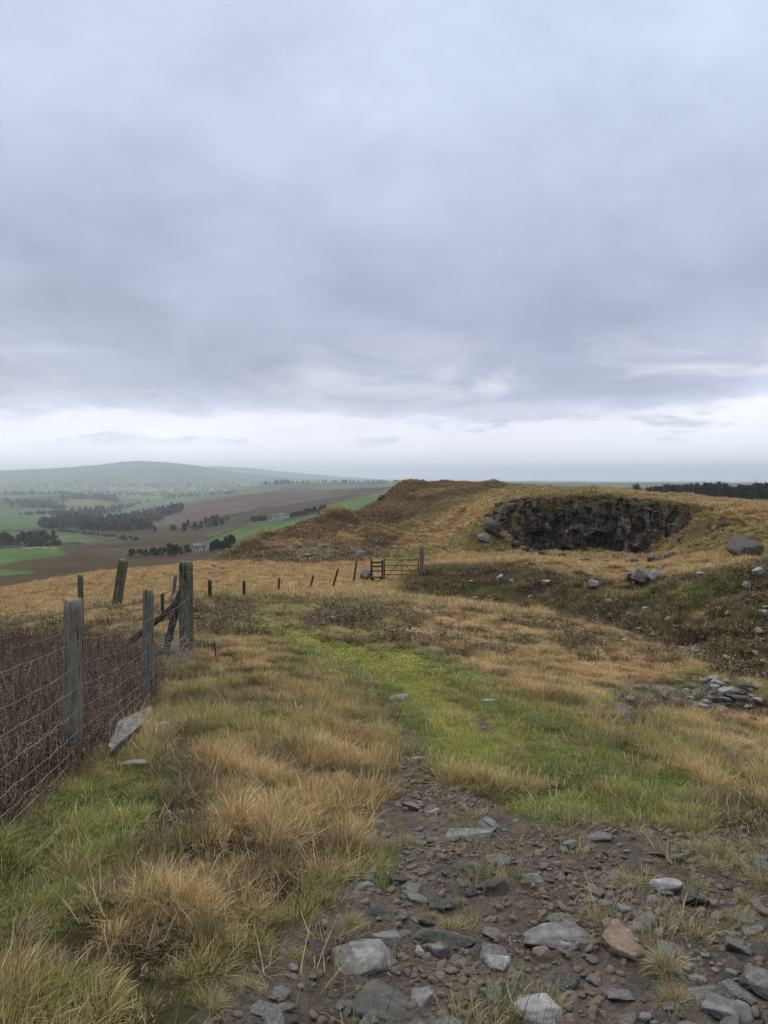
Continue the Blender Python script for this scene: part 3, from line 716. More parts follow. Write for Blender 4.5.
def layer(name, n, r0, r1, dens, protos, npro, label, cat, smin=.7, smax=1.2, power=2, tv=.16, sink=.01, clump=0., amax=36):
    x, y, z = sample(n, r0, r1, amax, power)
    W, px, py, a, r, j1, j2 = cover(x, y, z)
    d = sum(W[CI[c]]*v for c, v in dens.items())
    if clump:
        cn = fbm(x*2.3, y*2.3, 91, 3); d = d*np.clip(1+clump*cn*2.2, 0, 2)
    keep = rng.uniform(0,1,n) < d
    x,y,z,W,j1 = x[keep],y[keep],z[keep],W[:,keep],j1[keep]; m = len(x)
    Wn = W*np.array([dens.get(c,0.) > 0 for c in CATS])[:,None]; Wn /= Wn.sum(0)+1e-9
    t = np.clip(.5+.9*fbm(x*1.1,y*1.1,92,3)+rng.normal(0,.22,m), 0, 1)[:,None]
    c = (Wn.T@T1)*t+(Wn.T@T2)*(1-t)
    c = c*(1+rng.normal(0,tv,(m,1)))*(1+rng.normal(0,.05,(m,3)))
    s = rng.uniform(smin,smax,m); 
    if clump: s *= 1+.35*fbm(x*2.3,y*2.3,91,3)
    rot = np.stack([rng.normal(0,.09,m), rng.normal(0,.09,m), rng.uniform(-.9,.9,m)],1)
    scatter(name, np.stack([x,y,z-sink],1), rot, np.stack([s,s,s*rng.uniform(.8,1.2,m)],1), np.clip(c,.01,.9), rng.integers(0,npro,m), protos, label, cat)
    return m
cnt = {}
cnt['tus0'] = layer('tussock_grass', 4600, 1.9, 8.5, {'straw':.85,'olive':.36,'peat':.14,'earth':.006,'heather':.25}, TUS0, 6, 'long straw coloured grass tussocks bending over beside the track', 'grass', .34, .84, clump=1.3)
cnt['tuf0'] = layer('rough_grass', 15000, 1.7, 8.5, {'straw':.5,'olive':.7,'turf':.13,'peat':.14,'moss':.04,'earth':.045,'heather':.2}, TUF0, 5, 'short rough grass mixed green and straw beside the bare track', 'grass', .4, 1.2, clump=.9)
cnt['tha0'] = layer('dead_thatch', 6500, 1.8, 9, {'straw':.9,'olive':.8,'peat':.25,'turf':.10,'earth':.03,'heather':.3}, THA0, 4, 'flattened dead grass matted between the tussocks', 'grass', .5, 1.2, clump=.6, tv=.3)
cnt['trf0'] = layer('turf_grass', 46000, 1.7, 9.5, {'turf':1.,'moss':1.,'olive':.45,'straw':.15,'peat':.25,'earth':.022}, TRF0, 4, 'short green turf and moss growing along the track', 'grass', .5, 1.3, clump=.5)
cnt['tus1'] = layer('moorland_grass', 26000, 8, 24, {'straw':1,'olive':.55,'bank':.10,'heather':.22,'rubble':.06,'peat':.2}, TUS1, 5, 'orange and straw moorland grass swept over the knoll', 'grass', .32, .76, power=1, clump=.8)
cnt['tuf1'] = layer('low_moorland_grass', 30000, 8, 26, {'straw':.9,'olive':.9,'turf':.03,'bank':.1,'heather':.05,'rubble':.2,'peat':.3}, TUS2, 4, 'low grass between the tussocks of the orange knoll', 'grass', .18, .42, power=1, clump=.4)
cnt['trf1'] = layer('track_turf', 34000, 9, 34, {'turf':1,'moss':1,'olive':.3}, TRF1, 3, 'low bright green turf in the middle of the grassy track', 'grass', .7, 1.3, power=1, clump=.3)
cnt['tus2'] = layer('field_grass', 42000, 22, 64, {'straw':1,'olive':.8,'turf':.12,'bank':.16,'heather':.1,'bracken':.8,'rubble':.12}, TUS2, 4, 'tawny grass covering the field and plateau by the gate', 'grass', .45, 1.1, power=1, clump=.6)
cnt['tus3'] = layer('mound_grass', 60000, 60, 170, {'straw':1,'olive':.9,'turf':.3,'bracken':1,'rubble':.15}, TUS3, 4, 'brown and straw grass over the spoil mounds and quarry rim', 'grass', .35, 1.0, power=1, clump=.5)
cnt['hea0'] = layer('heather', 11000, 3.2, 17, {'heather':.9}, HEA0, 4, 'dark brown heather crowding behind the wire fence', 'heather', .5, 1.15, power=1, sink=.03, clump=1.1, tv=.4, amax=34)
cnt['hea2'] = layer('heather_on_bank', 52000, 12, 60, {'heather':.9,'bank':.9,'rubble':.12,'peat':.22}, HEA2, 4, 'dark heather and bilberry covering the bank below the plateau', 'heather', .4, 1.5, power=1, sink=.02, tv=.45, clump=1.0)
# separate small tufts standing in the bare earth
TP = [(432,918,.9),(466,925,1.1),(498,906,.7),(601,914,.9),(588,925,.7),(640,882,1.),(692,890,.9),(732,918,1.1),(663,964,1.2),(673,1000,1.1),(703,866,.8),(722,850,1.),(755,880,1.1),(738,862,1.),(510,880,.5),(470,905,.9),(560,860,.5),(455,880,.5),
      (378,830,1.),(372,862,1.1),(388,868,.9),(395,845,.7),(700,842,.9),(765,850,1.),(640,835,.7),(352,925,.8),(690,985,.7),(410,880,.6),(540,905,.5),(300,955,.8),(240,985,.9),(340,960,.5),(500,850,.4),(745,905,.9),(760,940,.8),(205,1005,1.)]
tp=[];ts=[]
for (x,y,s) in TP:
    for q in range(4):
        p,_ = hit(x+rng.normal(0,7),y+rng.normal(0,3)); tp.append(p[:]); ts.append(s*rng.uniform(.25,.55))
tp=np.array(tp); ts=np.array(ts); m=len(ts)
scatter('track_tufts', tp-np.array((0,0,.01)), np.stack([rng.normal(0,.1,m),rng.normal(0,.1,m),rng.uniform(-3,3,m)],1), np.stack([ts,ts,ts*.8],1), np.clip(np.array((.25,.235,.095))*(1+rng.normal(0,.15,(m,1))),.02,1), rng.integers(0,6,m), TUS0,
        'small yellow-green tufts of grass standing in the bare earth', 'grass')
m = len(CLIFF_PTS); ts = rng.uniform(.2,.6,m); tt = rng.uniform(0,1,(m,1))
scatter('ledge_grass', CLIFF_PTS, np.stack([rng.uniform(.0,.5,m),rng.normal(0,.2,m),rng.uniform(-.5,.5,m)],1), np.stack([ts,ts,ts],1), np.clip((np.array([[.14,.13,.05]])*tt+np.array([[.26,.19,.09]])*(1-tt))*(1+rng.normal(0,.2,(m,1))),.01,1), rng.integers(0,4,m), TUS3,
        'grass hanging over the rim and ledges of the quarry face', 'grass')
print('scatter', cnt, m)

# ------------------------------------------------------------------ stones
def ico(level):
    import bmesh
    bm = bmesh.new(); bmesh.ops.create_icosphere(bm, subdivisions=level, radius=1)
    V = np.array([v.co[:] for v in bm.verts]); Fs = np.array([[v.index for v in f.verts] for f in bm.faces]); bm.free()
    return V, Fs
ICO = {l: ico(l) for l in (2,3,4,5)}
def rock_mesh(name, seed, dims, level=4, mat=None, planes=13, rough=.03):
    g = np.random.default_rng(seed); V, Fs = ICO[level]
    N = g.normal(0,1,(planes,3)); N /= np.linalg.norm(N,axis=1)[:,None]
    D = g.uniform(.62,.95,planes)
    N = np.vstack([N, [(0,0,1),(0,0,-1),(.97,.2,0),(-.98,.1,.1)]]); D = np.append(D,[.72,.7,.85,.85])
    dn = np.maximum(V@N.T, 1e-3); rad = np.minimum((D/dn).min(1), 1.15)
    # soft-min to round the arrises a little
    s = 26.; rad = (-1/s*np.log(np.exp(-s*np.minimum(D/dn,3)).sum(1)))
    P = V*rad[:,None]
    nz = fbm(P[:,0]*2.2+seed, P[:,1]*2.2+P[:,2]*1.7, seed, 4)
    P = P*(1+rough*2*nz)[:,None] + V*(gnoise(P[:,0]*9+P[:,2]*5, P[:,1]*9, seed+5)*rough*.5)[:,None]
    P = P*np.array(dims)/2
    return mesh_np(name, P, Fs, mat, False)
def put_rock(name, px, py, wpx, hpx, mat, label, cat='rock', group=None, flat=.5, rotz=None, tilt=(0,0), seed=0, sink=.3, rmin=0, thick=None, level=5, aspect=.75):
    p, r = hit(px, py+hpx*.3, rmin)
    s = p.y/F
    w = wpx*s*1.08; th = thick if thick is not None else max(w*flat, .02); dpt = w*aspect
    me = rock_mesh(name, seed or int(px*7+py*13), (w, dpt, th), level, M[mat])
    o = link(name, me, (p.x, p.y+dpt*.2, gz(p.x, p.y+dpt*.2)+th*(.5-sink-(.16 if r < 6 else 0))), label=label, cat=cat, group=group)
    sl = (gz(p.x, p.y+.3)-gz(p.x, p.y-.3))/.6
    o.rotation_euler = (math.atan(sl)+tilt[0], tilt[1], rotz if rotz is not None else 0)
    return o
NAMED = [
 (561,938,80,24,'rock_grey','rock','broad flat blue-grey slab in the bare earth at the bottom of the picture',.28,.05,(.06,0),.25,.55),
 (626,946,54,34,'rock_tan','rock','tan orange block tilted against the end of the broad flat slab',.42,-.45,(.08,.10),.3,.6),
 (543,953,20,20,'rock_tan','stone','small orange cube of stone in front of the broad flat slab',.8,.2,(0,0),.2,.8),
 (666,885,34,17,'rock_pale','rock','pale topped wedge of rock between two grass tufts on the right of the track',.45,.1,(.1,0),.25,.6),
 (540,1010,58,34,'rock_pale','rock','pale blue and white stone at the very bottom edge of the track',.5,-.2,(.15,-.1),.3,.8),
 (364,957,66,44,'rock_grey','rock','large grey rock with lichen half buried left of the track centre',.42,.4,(.1,0),.45,.9),
 (385,938,30,22,'rock_grey','stone','bluish round stone touching the top of the large half buried rock',.6,.2,(0,0),.3,.8),
 (378,1004,74,44,'rock_dark','rock','dark lichen spotted rock at the bottom edge left of the pale stone',.4,-.3,(.1,.1),.45,.9),
 (424,992,32,28,'rock_grey','stone','squat grey stone beside the dark lichen spotted rock',.6,.7,(0,0),.35,.9),
 (438,951,28,20,'rock_dark','stone','dull rounded brown-grey stone tucked under the long dark ledge',.6,.1,(0,0),.3,.8),
 (418,953,11,14,'rock_pale','stone','small upright pale stone between the large rock and the brown-grey one',1.2,.1,(0,.2),.25,.8),
 (496,960,30,26,'rock_pale','rock','pale angular stone leaning right of the long dark ledge',.5,-.7,(.1,.3),.3,.8),
 (444,938,72,18,'rock_dark','rock','long dark ledge of stone arching out of the earth in mid track',.3,-.15,(0,.05),.35,.4),
 (728,1008,58,22,'rock_grey','rock','long lichen crusted stone near the bottom right corner',.4,-.25,(.1,.1),.3,.5),
 (496,883,28,34,'rock_dark','rock','upright dark slab standing above the long ledge in the track',.9,.5,(0,-.25),.3,.6),
 (532,876,24,11,'rock_grey','stone','flat grey stone lying right of the upright dark slab',.35,.1,(0,0),.3,.7),
 (570,845,17,13,'rock_grey','stone','grey stone standing alone where the green turf gives way to earth',.6,.3,(0,0),.2,.8),
 (493,822,14,22,'rock_grey','stone','narrow grey splinter of stone pointing up the track',.5,.5,(.3,0),.2,1.6),
 (468,833,54,14,'rock_grey','rock','broad worn slab almost level with the track below the turf',.22,.15,(0,0),.45,.7),
 (470,866,40,16,'rock_dark','rock','low dark mossy slab in the centre of the bare track',.35,-.2,(0,.05),.4,.7),
 (400,698,22,8,'rock_pale','stone','flat pale stone showing in the green turf of the track',.3,.05,(0,0),.2,.7),
 (488,702,15,4,'rock_pale','stone','thin pale stone right of centre in the green turf',.25,.0,(0,0),.2,.7),
 (419,760,18,8,'rock_grey','stone','pale grey stone at the head of the bare earth rut',.45,.2,(0,0),.2,.7),
 (362,886,24,12,'rock_grey','stone','flat grey stone at the left edge of the bare track',.3,.5,(0,0),.3,.7),
 (418,900,26,10,'rock_grey','stone','thin grey flake lying left of the upright dark slab',.25,-.3,(0,.1),.2,.6),
 (412,806,22,9,'rock_grey','stone','slanting grey splinter at the upper left of the bare earth',.35,-.5,(0,.2),.2,.5),
 (433,811,18,8,'rock_pale','stone','pale chip just right of the slanting grey splinter',.35,.4,(0,0),.2,.7),
 (160,723,17,17,'rock_pale','stone','rounded pale stone lying right of the long stone by the fence',.6,.1,(0,0),.3,.8),
 (131,764,30,10,'rock_grey','stone','low grey stone at the foot of the long stone by the fence',.4,.1,(0,0),.3,.7),
 (108,733,16,8,'rock_dark','stone','dark stone half hidden left of the long stone by the fence',.5,.1,(0,0),.3,.7),
 (734,732,26,18,'rock_dark','rock','dark blue-grey rock in the grass at the right edge',.5,-.2,(0,.1),.3,.7),
 (742,742,26,12,'rock_pale','rock','pale slanted stone leaning on the dark blue-grey rock at the right edge',.4,-.4,(0,.25),.2,.6),
 (742,798,20,6,'rock_pale','stone','small white stone alone in the grass at the right edge',.35,0,(0,0),.2,.7),
 (453,637,16,6,'rock_grey','rock','flat grey stone on the orange slope left of the heather patch',.35,0,(0,0),.2,.8),
 (415,641,18,4,'rock_pale','rock','pale level stone at the upper right edge of the green track',.2,0,(0,0),.3,.8),
 (312,667,9,8,'rock_grey','stone','small grey stone in the rough grass left of the green track',.6,0,(0,0),.2,.8),
 (632,577,12,14,'rock_grey','boulder','leftmost and smallest of three boulders on the plateau',1.0,.2,(0,0),.2,.8),
 (643,577,20,19,'rock_grey','boulder','wide middle boulder of three on the plateau',.85,.2,(.0,.35),.2,.8),
 (658,579,19,19,'rock_grey','boulder','pointed right boulder of three on the plateau',.95,-.3,(0,-.2),.2,.8),
 (748,551,34,26,'rock_dark','boulder','big dark boulder set in the slope right of the quarry face',.75,.2,(0,.2),.3,.8),
 (492,531,16,20,'rock_dark','boulder','dark outcrop left of the quarry face',1.1,.2,(0,0),.25,.8),
 (484,540,13,8,'rock_grey','boulder','grey stone just below the dark outcrop left of the quarry face',.6,0,(0,0),.3,.8),
 (382,498,8,9,'rock_dark','boulder','dark squat outcrop on the left shoulder of the big spoil mound',1.0,0,(0,0),.2,.8),
 (214,566,7,5,'rock_pale','boulder','larger of two white stones at the far edge of the orange field',.7,0,(0,0),.2,.8),
 (222,567,5,4,'rock_pale','boulder','smaller of two white stones at the far edge of the orange field',.7,0,(0,0),.2,.8),
 (366,575,11,20,'rock_grey','boulder','grey stone propped against the left side of the stile',1.5,0,(0,.35),.2,.7),
]
for q in NAMED:
    x,yy,w,h,mt,cat,lab,fl,rz,ti,sk,asp = q
    nm = {'rock':'rock','stone':'stone','boulder':'boulder'}[cat]
    put_rock(nm, x, yy, w, h, mt, lab, cat, None, fl, rz, ti, sink=sk, aspect=asp)
# the long stone by the fence
pA, _ = hit(103,757); pB, _ = hit(144,716)
d = pB-pA; L = d.length
o = link('rock', rock_mesh('rock', 77, (L*1.2, .15, .12), 5, M['rock_grey'], 16), (pA+pB)/2+Vector((.05,-.06,.065)), label='long grey stone like a fallen gatepost lying against the foot of the fence', cat='rock')
o.rotation_euler = Euler((.1, -math.asin(d.z/L), math.atan2(d.y, d.x)), 'XYZ')
# slab on the edge of the knoll 
put_rock('rock', 694, 655, 34, 16, 'rock_grey', 'square edged grey slab jutting from the back edge of the orange knoll', 'rock', None, .4, -.25, (0,.12), seed=555, sink=.25, aspect=.8)

PROT = {}
def prot(kind, mat, k, level, fl):
    key = (kind, mat, k)
    if key not in PROT:
        PROT[key] = rock_mesh(kind, 900+k*17, (1, .78, fl), level, M[mat])
    return PROT[key]
def loose(n, poly, s0, s1, mats, label, group, name='stone', cat='stone', level=4, fl=(.35,.5,.65), rmin=0, sink=.25, minpx=0):
    xs = [p[0] for p in poly]; ys = [p[1] for p in poly]; k = 0
    while k < n:
        x = rng.uniform(min(xs), max(xs)); y = rng.uniform(min(ys), max(ys))
        if inpoly(np.array([x]), np.array([y]), poly)[0] < 0: continue
        p, r = hit(x, y, rmin)
        s = s0*(s1/s0)**(rng.uniform()**1.7)
        if s*F/p.y < minpx: s = minpx*p.y/F*rng.uniform(1,1.4)
        v = int(rng.integers(0, 5)); f = fl[v%len(fl)]
        o = link(name, prot(name, mats, v, level, f), (p.x, p.y, p.z+s*f*(.5-sink)), label=label, cat=cat, group=group)
        o.scale = (s, s*rng.uniform(.8,1.2), s*rng.uniform(.8,1.2)); o.rotation_euler = (rng.normal(0,.22), rng.normal(0,.22), rng.uniform(0,6.28)); k += 1
TRACK = [(402,785),(450,790),(520,830),(640,835),(768,845),(800,1040),(230,1040),(300,945),(345,905),(360,860),(385,810)]
loose(62, TRACK, .018, .065, 'rock_grey', 'one of many loose fist sized grey stones on the bare track', 'loose grey stones on the track', minpx=7)
loose(30, TRACK, .018, .055, 'rock_tan', 'one of the loose brownish stones scattered on the bare track', 'loose brown stones on the track', minpx=7)
loose(24, TRACK, .016, .05, 'rock_pale', 'one of the loose pale stones scattered on the bare track', 'loose pale stones on the track', minpx=6)
loose(70, TRACK, .06, .17, 'rock_grey', 'one of the flat grey slabs half buried in the bare track', 'half buried grey slabs in the track', 'rock', 'rock', 5, (.2,.28,.36), sink=.38, minpx=10)
loose(30, TRACK, .06, .16, 'rock_dark', 'one of the dark flat slabs half buried in the bare track', 'half buried dark slabs in the track', 'rock', 'rock', 5, (.25,.3,.4), sink=.36, minpx=10)
loose(46, [(590,885),(640,890),(700,915),(760,950),(740,990),(650,970),(600,930)], .025, .075, 'rock_pale', 'one of the flat pale flakes of stone paving the right of the bare track', 'flat pale flakes on the right of the track', fl=(.16,.2,.28), minpx=7, sink=.3)
loose(34, [(345,900),(420,830),(480,840),(520,870),(480,900),(400,925)], .02, .07, 'rock_grey', 'one of the flat grey flakes in the worn middle of the bare track', 'flat grey flakes in the middle of the track', fl=(.2,.3,.4), minpx=6, sink=.25)
loose(34, [(690,682),(720,680),(750,692),(765,712),(735,712),(700,716),(680,700)], .07, .26, 'rock_pale', 'one of the tumbled pale stones in the rubble patch on the knoll', 'rubble stones on the knoll', 'rock', 'rock', 4, (.35,.5,.65), rmin=5, sink=-.12)
loose(20, [(600,695),(640,685),(690,680),(700,715),(650,712),(615,722)], .06, .20, 'rock_grey', 'one of the grey stones at the left end of the rubble patch', 'grey stones left of the rubble patch', 'rock', 'rock', 4, (.35,.5,.65), rmin=5, sink=-.12)
loose(14, [(700,690),(750,690),(765,725),(720,715),(700,705)], .12, .30, 'rock_dark', 'one of the dark stones among the pale rubble on the knoll', 'dark stones in the rubble patch', 'rock', 'rock', 4, (.35,.5,.65), rmin=5, sink=-.12)
loose(36, [(680,600),(768,580),(830,580),(830,690),(768,680),(700,640),(660,625)], .10, .40, 'rock_dark', 'one of the dark angular blocks lodged in the bank at the right edge', 'dark blocks on the right part of the bank', 'rock', 'rock', 4, (.4,.55,.7), rmin=15, sink=.1)
loose(95, [(690,590),(768,572),(830,570),(830,690),(768,680),(700,640),(660,625),(650,605)], .06, .30, 'rock_far', 'one of the weathered stones strewn over the dark bank at the right edge', 'stones on the right part of the bank', 'rock', 'rock', 4, (.35,.5,.7), rmin=15, sink=.0)
loose(10, [(440,572),(560,582),(640,605),(640,618),(560,605),(450,600)], .14, .30, 'rock_far', 'one of the small stones poking from the heather of the middle bank', 'stones on the middle of the bank', 'rock', 'rock', 4, (.4,.55,.7), rmin=22, sink=.0)
loose(26, [(288,552),(310,540),(335,545),(345,556),(300,562)], .3, .9, 'rock_grey', 'one of the grey stones spilling from the spoil mound behind the field', 'stones spilling from the left spoil mound', 'rock', 'rock', 3, (.4,.55,.7), rmin=55)
loose(16, [(486,512),(500,500),(512,512),(505,535),(520,548),(540,556),(500,545),(486,532)], .5, 1.3, 'rock_dark', 'one of the dark blocks lodged in the grassy shoulder left of the quarry face', 'blocks on the left shoulder of the quarry', 'boulder', 'boulder', 4, (.5,.65,.8), rmin=60, sink=.15)
loose(16, [(690,506),(722,512),(735,525),(715,545),(690,553),(672,558)], .4, 1.1, 'rock_dark', 'one of the dark blocks in the grass at the right end of the quarry', 'blocks at the right end of the quarry', 'boulder', 'boulder', 4, (.5,.65,.8), rmin=56, sink=.15)
loose(22, [(540,556),(640,560),(675,556),(670,562),(640,566),(545,561)], .3, .9, 'rock_dark', 'one of the fallen blocks in grass along the foot of the quarry face', 'fallen blocks at the foot of the quarry face', 'boulder', 'boulder', 4, (.5,.65,.8), rmin=56, sink=.0)
BR = [(500,580,9,'large white stone in the heather of the bank, left of a pair'),(512,583,6,'narrow white stone right of the large one in the bank heather'),(475,601,8,'white stone low on the bank just above the orange knoll'),
 (531,598,6,'pale upright stone in the middle of the bank'),(594,587,11,'pale stone at the top of the bank left of the boulders'),(546,585,8,'pale stone on the upper bank between the white pair and the green patch'),(645,612,9,'pale stone at the right end of the green hollow'),
 (609,603,7,'pale stone in the green hollow'),(760,575,13,'pale slab on top of the bank at the right edge'),(700,577,10,'grey stone on the plateau right of the three boulders'),(748,588,11,'flat pale stone near the top of the right bank')]
for x,y,w,lab in BR:
    put_rock('rock', x, y, w, w*.7, 'rock_far', lab, 'rock', None, .75, rng.uniform(-1,1), (0,rng.uniform(-.4,.4)), sink=0, rmin=14, level=4)

# gravel
GRAV = collection_of('gravel_pieces', [bpy.data.objects.new('g', rock_mesh('g', 400+k, (1,.75,[.4,.6,.5,.3,.7,.45][k]), 2, M['gravel'], 9)) for k in range(6)])
RUBB = collection_of('rubble_pieces', [bpy.data.objects.new('g', rock_mesh('g', 450+k, (1,.7,[.4,.6,.5,.35][k]), 3, M[['rock_dark','rock_grey','rock_dark','rock_far'][k]], 8)) for k in range(4)])
n = 110000
x, y, z = sample(n, 1.8, 9.5, 36, 1)
W, px_, py_, a_, r_, j1_, j2_ = cover(x, y, z)
cl = fbm(x*1.6, y*1.6, 201, 4)
keep = rng.uniform(0,1,n) < (W[CI['earth']]*np.clip(.42+1.3*cl,.04,1)+.03*W[CI['peat']])
x,y,z = x[keep],y[keep],z[keep]; m = len(x)
s = .005*(9.0**(rng.uniform(0,1,m)**2.6))*(1+.25*(np.hypot(x,y)-2)/3)
scatter('gravel', np.stack([x,y,z+s*.1],1), np.stack([rng.normal(0,.3,m),rng.normal(0,.3,m),rng.uniform(0,6.28,m)],1), np.stack([s,s,s],1), np.full((m,3),.2), rng.integers(0,6,m), GRAV,
        'loose gravel and stone chips covering the bare earth of the track', 'gravel')
print('gravel', m)
x, y, z = sample(26000, 11, 58, 34, 1)
W, px_, py_, a_, r_, j1_, j2_ = cover(x, y, z)
cl = fbm(x*.8, y*.8, 231, 4)
keep = rng.uniform(0,1,len(x)) < (W[CI['bank']]+W[CI['heather']]*(r_>17)+.22*W[CI['peat']]*(r_>11)+1.5*W[CI['rubble']])*np.clip(.10+1.1*cl,.01,.8)
x,y,z = x[keep],y[keep],z[keep]; m = len(x)
s = .05*(6.5**(rng.uniform(0,1,m)**2.0)); tt = rng.uniform(0,1,(m,1))
scatter('bank_rubble', np.stack([x,y,z+s*.18],1), np.stack([rng.normal(0,.4,m),rng.normal(0,.4,m),rng.uniform(0,6.28,m)],1), np.stack([s,s,s],1), np.full((m,3),.2), rng.integers(0,4,m), RUBB,
        'small broken stones littering the dark bank and hollows', 'rubble')
print('rubble', m)
# ------------------------------------------------------------------ fences
def post_mesh(h, rad, n=18, seg=26, square=0., seed=0, taper=.95, mat=None, top='flat', split=True):
    g = np.random.default_rng(seed); V=[]; Fs=[]
    th = np.arange(n)*2*math.pi/n
    ph = g.uniform(0,6.28); cracks = [(g.uniform(0,6.28), g.uniform(.08,.16), g.uniform(.1,.22)) for _ in range(3)]
    for i in range(seg+1):
        t = i/seg; z = -.25+t*(h+.25)
        c = np.cos(th); s = np.sin(th)
        rr_ = np.ones(n)
        if square:
            rr_ = (np.abs(c)**8+np.abs(s)**8)**(-1/8.)*square+(1-square)
        rr_ = rr_*(1+.03*np.sin(th*3+ph)+.025*gnoise(th*2+seed, np.full(n,z*1.4), seed)+.02*gnoise(th*5+seed, np.full(n,z*5), seed+1))
        if split:
            for ca, cw, cd in cracks:
                d = np.abs((th-ca-.12*math.sin(z*3+ca)+math.pi)%(2*math.pi)-math.pi); rr_ = rr_*(1-cd*np.exp(-(d/cw)**2))
        q = rad*rr_*(1+(taper-1)*t)
        if i == seg: q = q*.96
        zz = z+ (0 if i < seg-1 else .012*np.sin(th+ph)+g.normal(0,.003,n))
        V.append(np.stack([q*c, q*s, np.broadcast_to(zz, n)],1))
    V.append(np.array([[0,0,-.25],[0,0,h+.008]])); Vv = np.concatenate(V)
    q = [(i*n+j, i*n+(j+1)%n, (i+1)*n+(j+1)%n, (i+1)*n+j) for i in range(seg) for j in range(n)]
    o = (seg+1)*n
    t_ = [(o, (j+1)%n, j) for j in range(n)]+[(o+1, seg*n+j, seg*n+(j+1)%n) for j in range(n)]
    return mesh_np('post', Vv, [np.array(q), np.array(t_)], mat, False)
def empty(name, loc, label, cat, group=None, rotz=0):
    o = link(name, None, loc, label=label, cat=cat, group=group); o.rotation_euler.z = rotz; o.empty_display_size = .2
    return o
def child(name, me, parent, wloc, rot=(0,0,0), label=None):
    o = bpy.data.objects.new(name, me); COL.objects.link(o); o.parent = parent
    o.location = Vector(wloc)-parent.location; o.rotation_euler = rot
    if label: o['label'] = label
    return o
def wire_mb(P0, P1, rad, sag=.0, jit=.004, n=14, seed=0, sides=5):
    g = np.random.default_rng(seed)
    t = np.linspace(0,1,n)[:,None]; P = np.array(P0)*(1-t)+np.array(P1)*t
    P[:,2] -= sag*4*(t*(1-t))[:,0]; P[1:-1] += g.normal(0,jit,(n-2,3)); return P
def barbed(mb, P, rad=.0016):
    P = np.asarray(P)
    seg = np.linalg.norm(np.diff(P,axis=0),axis=1); cum = np.concatenate([[0],np.cumsum(seg)]); Lw = cum[-1]
    t = np.arange(0, Lw, .012); Q = np.stack([np.interp(t,cum,P[:,i]) for i in range(3)],1)
    T = P[-1]-P[0]; T = T/np.linalg.norm(T); U = np.cross(T,(0,0,1)); U/=np.linalg.norm(U); Wv = np.cross(T,U)
    for ph in (0, math.pi):
        mb.tube(Q+rad*1.1*(np.cos(t*90+ph)[:,None]*U+np.sin(t*90+ph)[:,None]*Wv), rad, 4)
    for tb in np.arange(.05, Lw, .105):
        c = np.array([np.interp(tb,cum,P[:,i]) for i in range(3)])
        for _ in range(2):
            a = rng.uniform(0,math.pi); d = math.cos(a)*U+math.sin(a)*Wv+T*rng.normal(0,.3)
            mb.tube([c-d*.016, c+d*.016], [.0009,.0009], 4)
        mb.tube([c-T*.006, c+T*.006], .0036, 5)

# --- the near stock fence
def fence_pt(x, y): return Vector((x, y, gz(x, y)))
Pm = fence_pt(-1.36, .9); P0 = fence_pt(-1.62, 2.55)
P1 = hit(73, 768)[0]; P2 = hit(149, 700)[0]; P3 = hit(187, 656)[0]
h1 = (768-597)/F*P1.y; h2 = (700-588)/F*P2.y; h3 = (656-561)/F*P3.y
print('fence posts', P0, P1, P2, P3, h1, h2, h3)
fence = empty('wire_fence', P1, 'stock netting fence on round posts with two barbed strands, left of the track', 'fence')
child('post', post_mesh(1.12, .055, seed=1, mat=M['post']), fence, P0, (0,.02,0))
child('post', post_mesh(1.12, .055, seed=9, mat=M['post']), fence, Pm, (0,.02,0))
child('post', post_mesh(h1, .060, seed=3, mat=M['post']), fence, P1, (.0,.015,.4), 'stout weathered post with a split side and mossy top')
child('post', post_mesh(h2, .056, seed=4, mat=M['post']), fence, P2, (.0,-.02,2.), 'slimmer pale grey post')
child('straining_post', post_mesh(h3, .098, seed=5, square=.5, mat=M['postgreen'], n=28), fence, P3, (0,0,.3), 'tall thick square topped post green with algae')
HS = [.84,.69,.55,.40,.27,.18,.10,.03]
posts = [Pm, P0, P1, P2, P3]
off = Vector((.062,-.01,0))
mbn = MB(); k = 0
def wpt(P, h, prev=None): return np.array(P+off+Vector((0,0,h)))
allP = {}
for si in range(4):
    A, B = posts[si], posts[si+1]; span = (B-A).length; n = max(8, int(span/.15))
    lines = []
    for hi, h in enumerate(HS):
        P = wire_mb(wpt(A,h), wpt(B,h), .002, sag=[.0,.015,.03,.02,.02,.015,.0,.0][hi]+(.03 if hi in (0,1) else 0)+.02*(si==3), jit=.0045, n=n+1, seed=si*10+hi)
        # crimps
        lines.append(P)
        mbn.tube(P, .0019 if hi in (0,7) else .0015, 5)
    Ls = np.array(lines)
    for j in range(1, n):
        V_ = Ls[:, j].copy(); V_[:,:2] += rng.normal(0,.012,(len(HS),2)); V_[1:-1,0] += .0
        Pv = []
        for q in range(len(HS)-1):
            a, b = Ls[q,j], Ls[q+1,j]; md = (a+b)/2+rng.normal(0,.010,3); Pv += [a, md]
        Pv.append(Ls[-1,j]); mbn.tube(np.array(Pv), .0013, 4)
o = child('netting', mbn.mesh('netting', M['wire']), fence, (0,0,0)); o.location = -fence.location
mb = MB()
for h, s in ((1.035,.02),(.925,.03)):
    for si in range(4):
        hh = [1.12,1.05,h1,h2,h3][si]; barbed(mb, wire_mb(wpt(posts[si],h), wpt(posts[si+1],h-(0 if si<3 else -.02)), .002, sag=s, jit=.003, n=10, seed=si+int(h*100)), .0015)
o = child('barbed_wire', mb.mesh('barbed_wire', M['rust']), fence, (0,0,0)); o.location = -fence.location
